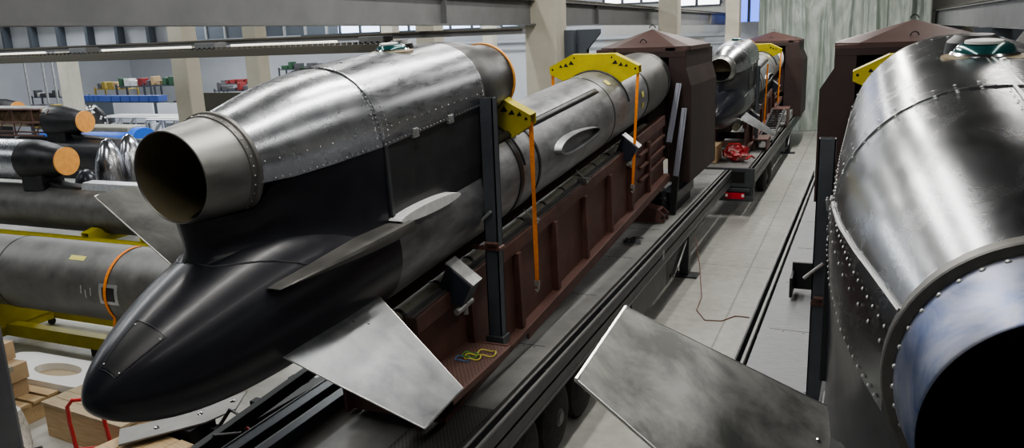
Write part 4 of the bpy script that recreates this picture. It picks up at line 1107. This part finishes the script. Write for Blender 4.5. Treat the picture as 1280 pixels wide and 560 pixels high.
# ================================================================ building steel and columns
def column(label, x, y, s=.6, s2=None, zt=10., face=None):
    o = empty('concrete_column', (x, y, 0)); tag(o, label, 'column', None, 'structure')
    b = MB(); s2 = s2 or s; b.box(-s / 2, s / 2, -s2 / 2, s2 / 2, 0, zt); b.build('column_shaft', 'concol', o, bevel=.03)
    return o
for i, (x, y, s, lab) in enumerate((
    (-13.5, 13.4, .42, 'thick pale concrete column just left of the large nacelle'),
    (-14.9, 17.3, .45, 'pale concrete column second to the right of the thick one'),
    (-23.9, 27.5, .45, 'thin pale concrete column further back beside the stores'),
    (-34.4, 26.9, .66, 'pale concrete column above the orange-capped pods at left'),
    (-17.7, 28.6, .55, 'distant pale column behind the black intake cowl, left one'),
    (-11.5, 20.7, .60, 'distant pale column behind the black intake cowl, middle one'),
    (-17.0, 36.6, .55, 'distant pale column behind the black intake cowl, right one'),
    (-6.75, 17.6, .75, 'pale concrete column under the crane beam left of the hood'),
    (-6.3, 28.4, .65, 'concrete column rising behind the crane beam above the left hood'),
    (-6.0, 41.0, .65, 'concrete column beside the green curtain at the far end'))):
    c = column(lab, x, y, s)
for n_, (x, y0, y1, z0, z1, lab) in enumerate(((-7.0, -4, 45.5, 5.70, 6.20, 'long grey crane runway beam crossing the top of the picture'), (3.05, 12, 45.5, 5.15, 5.75, 'grey crane runway beam at the top right'))):
    o = empty('crane_runway', (x, y0, z0), (-.004 if n_ == 0 else 0, 0, 0)); tag(o, lab, 'crane beam'); h = z1 - z0; L_ = y1 - y0
    b = MB(); b.box(-.03, .03, 0, L_, 0, h); b.box(-.16, .16, 0, L_, -.03, 0); b.box(-.16, .16, 0, L_, h, h + .03); b.build('girder', 'beam', o)
    b = MB(); b.box(-.05, .05, 0, L_, h + .03, h + .10); b.build('crane_rail', 'beamd', o)
    b = MB(); k = .3
    while k < L_: b.box(.08, .16, k, k + .12, h + .03, h + .07); b.box(-.16, -.08, k, k + .12, h + .03, h + .07); k += .45
    b.build('rail_clips', 'beamd', o)['kind'] = 'stuff'
    if n_ == 0:
        b = MB()
        for k in (8, 17, 26, 36, 44): b.box(.03, .14, k, k + .015, 0, h)
        b.build('web_stiffener', 'beam', o)
# steel bracket leg by column
o = empty('steel_bracket_column', (-6.35, 17.9, 0)); tag(o, 'blue-grey steel stub bracket hanging under the crane beam left of the hood', 'bracket')
b = MB(); b.box(-.22, .20, -.12, .18, 4.55, 5.45); b.build('hanging_box', 'beamb', o, bevel=.01)
b = MB(); b.prism([(-.2, 5.45), (.75, 5.45), (.75, 5.35), (.45, 5.0), (.45, 4.6), (.22, 4.6), (.22, 5.1)], 'y', .1, .22); b.build('knee_plate', 'beamb', o)
b = MB(); b.box(.30, .45, .0, .25, 0, 5.0); b.build('pipe_riser', 'beamb', o)
# knee bracket at far right
o = empty('beam_bracket', (3.05, 24, 0)); tag(o, 'dark steel knee bracket under the right crane beam', 'bracket')
b = MB(); b.prism([(-.6, 5.13), (.6, 5.13), (.2, 4.5), (.2, 0), (-.2, 0), (-.2, 4.5)], 'y', -.1, .1); b.build('knee_column', 'beamb', o)
o = empty('beam_bracket', (3.05, 42, 0)); tag(o, 'distant steel bracket column under the right crane beam beside the curtain', 'bracket')
b = MB(); b.prism([(-1.2, 5.13), (1.2, 5.13), (.4, 4.7), (.4, 0), (-.4, 0), (-.4, 4.7)], 'y', -.1, .1); b.build('knee_column', 'beamb', o)

# crane bridge spanning the left hall
o = empty('crane_bridge', (-26, 12, 5.2)); tag(o, 'slim crane bridge girder spanning the left hall with tube lights on it', 'crane bridge')
b = MB(); b.box(-12, 18.7, -.20, .20, -.01, .13); b.build('lower_girder', 'beamd', o, bevel=.005)
b = MB(); b.box(-12, 20.8, .5, .62, .20, .28); b.build('upper_girder', 'beam', o)
b = MB(); b.box(-12, 20.8, .46, .66, .28, .31); b.build('upper_flange', 'beamd', o)
b = MB()
k = -12
while k < 18.5: b.box(k, k + .05, -.12, -.04, .13, .17); k += .12
b.build('cable_chain', 'beamd', o)['kind'] = 'stuff'
for x in (7.5, 11.6, 15.0):
    b = MB(); b.tube([(x, .10, .19), (x + 2.4, .10, .19)], .022, 10); b.build('tube_light', 'tubelight', o, True)
for x in (7.0, 10.9, 14.3, 18):
    b = MB(); b.box(x, x + .5, -.12, .2, .14, .26); b.build('junction_box', 'beam', o, bevel=.01)
# second runway with stiffeners further back
o = empty('rear_crane_girder', (-30, 21.5, 5.9)); tag(o, 'distant grey girder with upright stiffeners at the upper left', 'girder')
b = MB(); b.box(-12, 8.6, .0, .06, -.35, .58); b.build('girder_web', 'wallb', o)
b = MB(); b.box(-12, 8.6, -.3, .1, .55, .68); b.box(-12, 8.6, -.2, .1, -.40, -.33); b.build('girder_flange', 'beamb', o)
for k in range(14):
    b = MB(); x = -11 + k * 1.5; b.box(x, x + .14, -.3, .02, -.34, .56); b.build('stiffener', 'beamb', o)

# windows on back wall
def window_band(n, x0, x1, z0, z1, m, mull=1.2, y=45.98):
    b = MB(); b.box(x0, x1, y - .02, y, z0, z1); o = structure(b.build('window_%d' % n, m))
    b = MB(); x = x0
    while x <= x1 + .01: b.box(x - .07, x + .07, y - .14, y - .02, z0, z1); x += mull
    b.box(x0, x1, y - .14, y - .02, z0 - .1, z0); b.box(x0, x1, y - .14, y - .02, z1, z1 + .1); b.box(x0, x1, y - .12, y - .02, (z0 + z1) / 2 - .04, (z0 + z1) / 2 + .04)
    b.build('window_frame', 'beamb', o)
window_band(1, -35.5, -29.0, 5.9, 7.6, 'winlight', 1.6)
window_band(2, -28.5, -22.0, 5.9, 7.4, 'winlight', 1.5)
window_band(3, -20.5, -15.5, 5.9, 7.0, 'winlight', 1.2)
window_band(4, -14., -10.6, 6.9, 9.6, 'winwhite', 1.1)
window_band(5, -10., -7.4, 6.6, 9.6, 'winwhite', 1.3)
window_band(6, -6.6, -5.2, 5.2, 9.6, 'winblue', .7)
window_band(7, -50, -38, 8, 9, 'winlight', 1.6)
# dark mezzanine strip
o = empty('mezzanine_rail', (-40, 38, 6.0)); tag(o, 'long dark blue-grey mezzanine front with pale uprights behind the crane bridge', 'mezzanine')
b = MB(); b.box(-4, 13, 0, .2, -.2, 1.05); b.build('front_panel', 'beamb', o)
for k in range(12):
    b = MB(); x = -3.6 + k * 1.45; b.box(x, x + .12, -.12, 0, -.2, 1.1); b.build('upright', 'galv', o)
# trunking on the back wall
for i, (z, r_) in enumerate(((5.0, .10), (4.55, .07))):
    b = MB(); b.tube([(-24, 0, 0), (-7, 0, 0)], r_, 8); o = b.build('wall_pipe', 'wallb', loc=(0, 45.7, z), smooth=True); tag(o, ['upper grey pipe along the back wall', 'lower grey pipe along the back wall'][i], 'pipe')
b = MB(); b.box(-8.2, -5.2, 0, .1, 0, 5.6); o = b.build('grey_cladding', 'wallb', loc=(0, 45.8, 0)); tag(o, 'plain blue-grey cladding panel between the two hoods at the back', 'cladding')
# roller door right
b = MB()
for k in range(40): b.box(5.0, 9.6, 45.9, 45.95 + .02 * (k % 2), k * .15, k * .15 + .14)
structure(b.build('door_1', 'brightwhite'))
b = MB(); b.box(3.7, 4.8, 45.7, 45.99, 0, 5.2); o = b.build('shutter_housing', 'cream'); tag(o, 'cream shutter box on the wall right of the curtain', 'shutter')

# green curtain
b = MB(); rings = []
nx = 260; rc = random.Random(3)
folds = [(rc.uniform(-5.2, 2.9), rc.uniform(.05, .16), rc.uniform(-.30, .30), rc.uniform(-.05, .05), rc.uniform(0, 6)) for _ in range(60)]
for i in range(31):
    z = lerp(9.9, 0.02, i / 30); ring = []
    for k in range(nx + 1):
        x = lerp(-5.1, 2.75, k / nx); d = 0
        for fx, fw, fa, dr, ph in folds:
            c = fx + dr * (9.9 - z) + .06 * math.sin(z * .9 + ph); d += fa * math.exp(-((x - c) / fw) ** 2) * (.6 + .4 * math.sin(z * .6 + ph))
        s1_ = abs(x + 2.9)
        d += .22 * math.exp(-(s1_ / 1.1) ** 2) * math.sin((z - 6.0) * 3.2 - s1_ * s1_ * 3.0) * max(0, min(1, (z - 4.6) / 2))
        d += .08 * math.sin(x * 2.1 + z * .3)
        ring.append((x, 43.7 + d, z))
    rings.append(ring)
b.loft(rings, False, False); o = b.build('hanging_tarpaulin', 'curtain', None, True, sharp=180); tag(o, 'pale green tarpaulin curtain hanging across the far end of the aisle', 'curtain')
b = MB(); b.tube([(-5.2, 43.7, 9.92), (2.8, 43.7, 9.92)], .04, 8); b.build('curtain_rod', 'galv', o, True)

# thin cable on the floor
b = MB(); pts = [(-3.15, 16.9, 1.0), (-3.0, 16.6, .5), (-2.8, 15.8, .02), (-2.75, 15.0, .012), (-2.5, 14.5, .012), (-2.2, 14.55, .012), (-2.0, 14.9, .012), (-1.75, 14.9, .012), (-1.5, 14.4, .012), (-1.3, 13.8, .012)]
b.tube(pts, .010, 6); o = b.build('floor_cable', mat('brown_cable', (.22, .12, .09), .6), None, True); tag(o, 'thin brown cable lying across the aisle floor', 'cable')

# ================================================================ background stores
def shelf(label, x, y, w=3., h=2.2, goods=('blue', 'wood', 'red', 'card', 'yellow', 'white'), n=3, m='beamb'):
    o = empty('storage_rack', (x, y, 0)); tag(o, label, 'rack')
    b = MB()
    for sx in (-w / 2, w / 2):
        for sy in (-.35, .35): b.box(sx - .04, sx + .04, sy - .04, sy + .04, 0, h)
    b.build('rack_upright', m, o)
    for k in range(n):
        z = .15 + k * (h - .3) / max(1, n - 1); b = MB(); b.box(-w / 2, w / 2, -.38, .38, z, z + .05); b.build('shelf_board', m, o)
        x0 = -w / 2 + .15
        while x0 < w / 2 - .3:
            ww = random.uniform(.2, .5); hh = random.uniform(.15, .45); g = random.choice(goods)
            b = MB(); b.box(x0, x0 + ww, -.3, .2, 0, hh); p = b.build('storage_box', g, None, bevel=.02, loc=(x, y, z + .051))
            p['label'] = {'blue': 'blue', 'wood': 'wooden', 'red': 'red', 'card': 'cardboard', 'yellow': 'yellow', 'white': 'white', 'dgrey': 'dark grey', 'dgreen': 'green', 'dred': 'red', 'dyellow': 'ochre', 'dblue': 'blue'}[g] + ' box on the ' + label
            p['category'] = 'box'; p['group'] = p['label']
            x0 += ww + random.uniform(.03, .2)
    return o
def bench(label, x, y, w=3., m='beamb', h=.9):
    o = empty('work_bench', (x, y, 0)); tag(o, label, 'bench')
    b = MB(); b.box(-w / 2, w / 2, -.4, .4, h, h + .06); b.build('bench_top', m, o)
    b = MB()
    for sx in (-w / 2 + .05, w / 2 - .13):
        for sy in (-.36, .28): b.box(sx, sx + .08, sy, sy + .08, 0, h)
    b.build('bench_leg', m, o)
    b = MB(); b.box(-w / 2 + .15, w / 2 - .15, -.3, .35, .12, h - .05); b.build('bench_cupboard', m, o)
shelf('yellow and green rack beside the left column', -39.8, 34, 2.6, 3.3, ('wood', 'dyellow', 'dgreen', 'card', 'dgrey'), 4, 'dyellow')
shelf('dark rack of mixed goods near the thick column', -36.9, 33, 2.6, 3.5, ('dgrey', 'dred', 'dgreen', 'card', 'white', 'dgrey'), 4)
shelf('dark rack of cartons just left of the thick column', -33.6, 32, 2.8, 3.6, ('card', 'wood', 'dgrey', 'dgreen'), 4)
shelf('dark low rack at the far left wall', -47.2, 36, 4.4, 2.7, ('dgrey', 'white', 'dgrey'), 3)
shelf('dark rack between the concrete columns behind the nacelle', -32.2, 36, 3.6, 3.0, ('dred', 'white', 'dgrey', 'dgrey'), 4)
shelf('dark rack of green bins behind the nacelle top', -32.0, 41.5, 3.6, 3.9, ('dgreen', 'dgrey', 'dgreen'), 4)
shelf('rack of red bins seen beside the thin column', -34.8, 39, 3.4, 3.2, ('dred', 'dred', 'dgrey'), 3)
shelf('bench rack with pale goods behind the intake cowl', -12.8, 30, 3.5, 2.6, ('white', 'card', 'dblue', 'wood', 'dgrey'), 4)
shelf('grey rack of small parts behind the blue cover', -41.5, 31, 2.8, 2.4, ('dgrey', 'white', 'dyellow'), 3)
for i, (x, y, c, w) in enumerate(((-34.6, 30.6, 'blue', 4.0), (-37.8, 30.8, 'blue', 2.0))):
    o = empty('blue_crates', (x, y, 0)); tag(o, ['long row of blue plastic crates on a stand', 'second shorter row of blue crates behind the first'][i], 'crates')
    b = MB()
    for k in range(6): b.box(-w / 2 + k * w / 6, -w / 2 + (k + .92) * w / 6, -.3, .3, 2.75, 3.05)
    b.build('crate_row', 'dblue', o); b = MB(); b.box(-w / 2, w / 2, -.3, .3, 0, 2.73); b.build('crate_stand', 'beamb', o)
for i, (x, y, w) in enumerate(((-32.4, 28.5, 2.6), (-29.7, 28.5, 2.2))):
    b = MB(); b.box(-w / 2, w / 2, -.05, .05, 1.9, 2.85); b.box(-w / 2, -w / 2 + .06, -.3, .3, 0, 1.9); b.box(w / 2 - .06, w / 2, -.3, .3, 0, 1.9)
    o = b.build('white_screen_board', 'wallb', loc=(x, y, 0), bevel=.01); tag(o, ['pale grey screen board at left of the thick column', 'pale grey screen board directly beside the thick column'][i], 'board')
o = empty('ball_rack', (-35.0, 28.3, 0)); tag(o, 'dark mesh sack full of pale round parts', 'sack')
b = MB(); rings = []
for i in range(9):
    t = i / 8; rr = 1.15 * math.cos(t * PI / 2 * .96) ** .7
    rings.append([(rr * math.cos(q), rr * .7 * math.sin(q), 1.3 + 1.5 * t) for q in [2 * PI * k / 20 for k in range(20)]])
b.loft(rings); b.box(-.9, .9, -.6, .6, 0, 1.3); b.build('mesh_sack', 'black_iron', o, True)
b = MB()
for k in range(70):
    q = random.uniform(PI, 2 * PI); t = random.uniform(.05, .95); rr = 1.15 * math.cos(t * PI / 2 * .96) ** .7; b.dome((rr * math.cos(q), rr * .7 * math.sin(q), 1.3 + 1.5 * t), .06, (math.cos(q), math.sin(q), .3), 1)
b.build('round_parts', 'white', o, True)['kind'] = 'stuff'
for i, (x, y, w) in enumerate(((-25.5, 26.3, 6.5), (-18.9, 24.0, 3.0), (-30.0, 27.2, 4.5))):
    o = empty('truss_trolley', (x, y, 0)); tag(o, ['long pale tubular truss trolley behind the blue cover', 'white tubular frame trolley right behind the nose cones', 'pale tubular trolley in front of the screen boards'][i], 'trolley')
    b = MB(); z0, z1 = 1.4, 2.35
    for yy in (-.4, .4):
        b.tube([(-w / 2, yy, z1), (w / 2, yy, z1)], .04, 6); b.tube([(-w / 2, yy, z0), (w / 2, yy, z0)], .04, 6)
        for k in range(int(w / .9) + 1): xx = -w / 2 + k * .9; b.tube([(xx, yy, 0), (xx, yy, z1)], .03, 6); b.tube([(xx, yy, z0), (min(xx + .9, w / 2), yy, z1)], .025, 6)
    b.build('tube_frame', 'galv', o, True)
    b = MB(); b.box(-w / 2, w / 2, -.4, .4, z1 + .03, z1 + .08); b.build('tray_top', 'wallw', o)
b = MB(); b.box(-1.7, 1.7, -.05, .05, 0, .75); b.box(-1.7, -1.6, -.3, .3, -3.25, 0); b.box(1.6, 1.7, -.3, .3, -3.25, 0)
o = b.build('grey_bin', 'beamd', loc=(-17.5, 19.2, 3.25), bevel=.01); o.rotation_euler = (0, 0, 0); tag(o, 'drab grey panel on legs just above the tail end of the nacelle', 'panel')
for i, x in enumerate((-44.5, -43.0, -42.2)):
    b = MB(); b.tube([(0, 0, 0), (0, 0, 9.9)], .07, 8); o = b.build('thin_pole', 'galv', loc=(x, 32, 0), smooth=True); tag(o, ['leftmost of three thin poles at far left', 'middle of three thin poles at far left', 'rightmost of three thin poles at far left'][i], 'pole')
for i, (x, y) in enumerate(((-18.7, 33), (-20.3, 36), (-14.2, 36))):
    b = MB(); b.tube([(0, 0, 0), (0, 0, 9.9)], .05, 8); o = b.build('thin_pole', 'galv', loc=(x, y, 0), smooth=True); tag(o, ['thin pole seen above the nacelle, left', 'thin pole seen above the nacelle, centre', 'thin pole seen above the nacelle, right'][i], 'pole')
bench('dark work bench at the far left', -40, 30, 5); bench('pale bench behind the intake cowl', -13.5, 26, 4, 'wallw')
b = MB(); b.box(-.35, .35, -.02, .02, 0, 1.3); o = b.build('white_notice_board', 'white', loc=(-9.2, 24.3, 2.6)); tag(o, 'white upright board right of the concrete column under the crane beam', 'board')
b = MB(); b.box(-.1, .1, -.1, .1, -2.6, 0); b.build('board_foot', 'galv', o)

# ================================================================ lights
def area(loc, sx, sy, p, c=(1, 1, 1), rot=(0, 0, 0)):
    l = bpy.data.lights.new('strip_light', 'AREA'); l.shape = 'RECTANGLE'; l.size = sx; l.size_y = sy; l.energy = p; l.color = c
    o = bpy.data.objects.new('strip_light', l); COL.objects.link(o); o.location = loc; o.rotation_euler = rot; return o
for x, y, L_, p in ((-2.6, 6, 12, 300), (-2.6, 20, 8, 260), (2.6, 6, 12, 130), (2.6, 20, 8, 160), (-8.2, 8, 10, 260), (-8.2, 20, 8, 260), (-2.0, 34, 10, 700), (-5.5, 34, 6, 300), (-4.3, 11.5, 7, 240)):
    area((x, y, 9.5), .28, L_, p, (1., .97, .92))
for x in (-16, -26, -38):
    for y, p in ((8, 380), (22, 800), (36, 900)): area((x, y, 9.6), 1.2, 7, p, (.95, .98, 1.))
w = bpy.data.worlds.new('world'); SC.world = w; w.use_nodes = True
w.node_tree.nodes['Background'].inputs[0].default_value = (.6, .65, .7, 1); w.node_tree.nodes['Background'].inputs[1].default_value = .3
SC.view_settings.view_transform = 'AgX'; SC.view_settings.look = 'AgX - Medium High Contrast'; SC.view_settings.exposure = .35
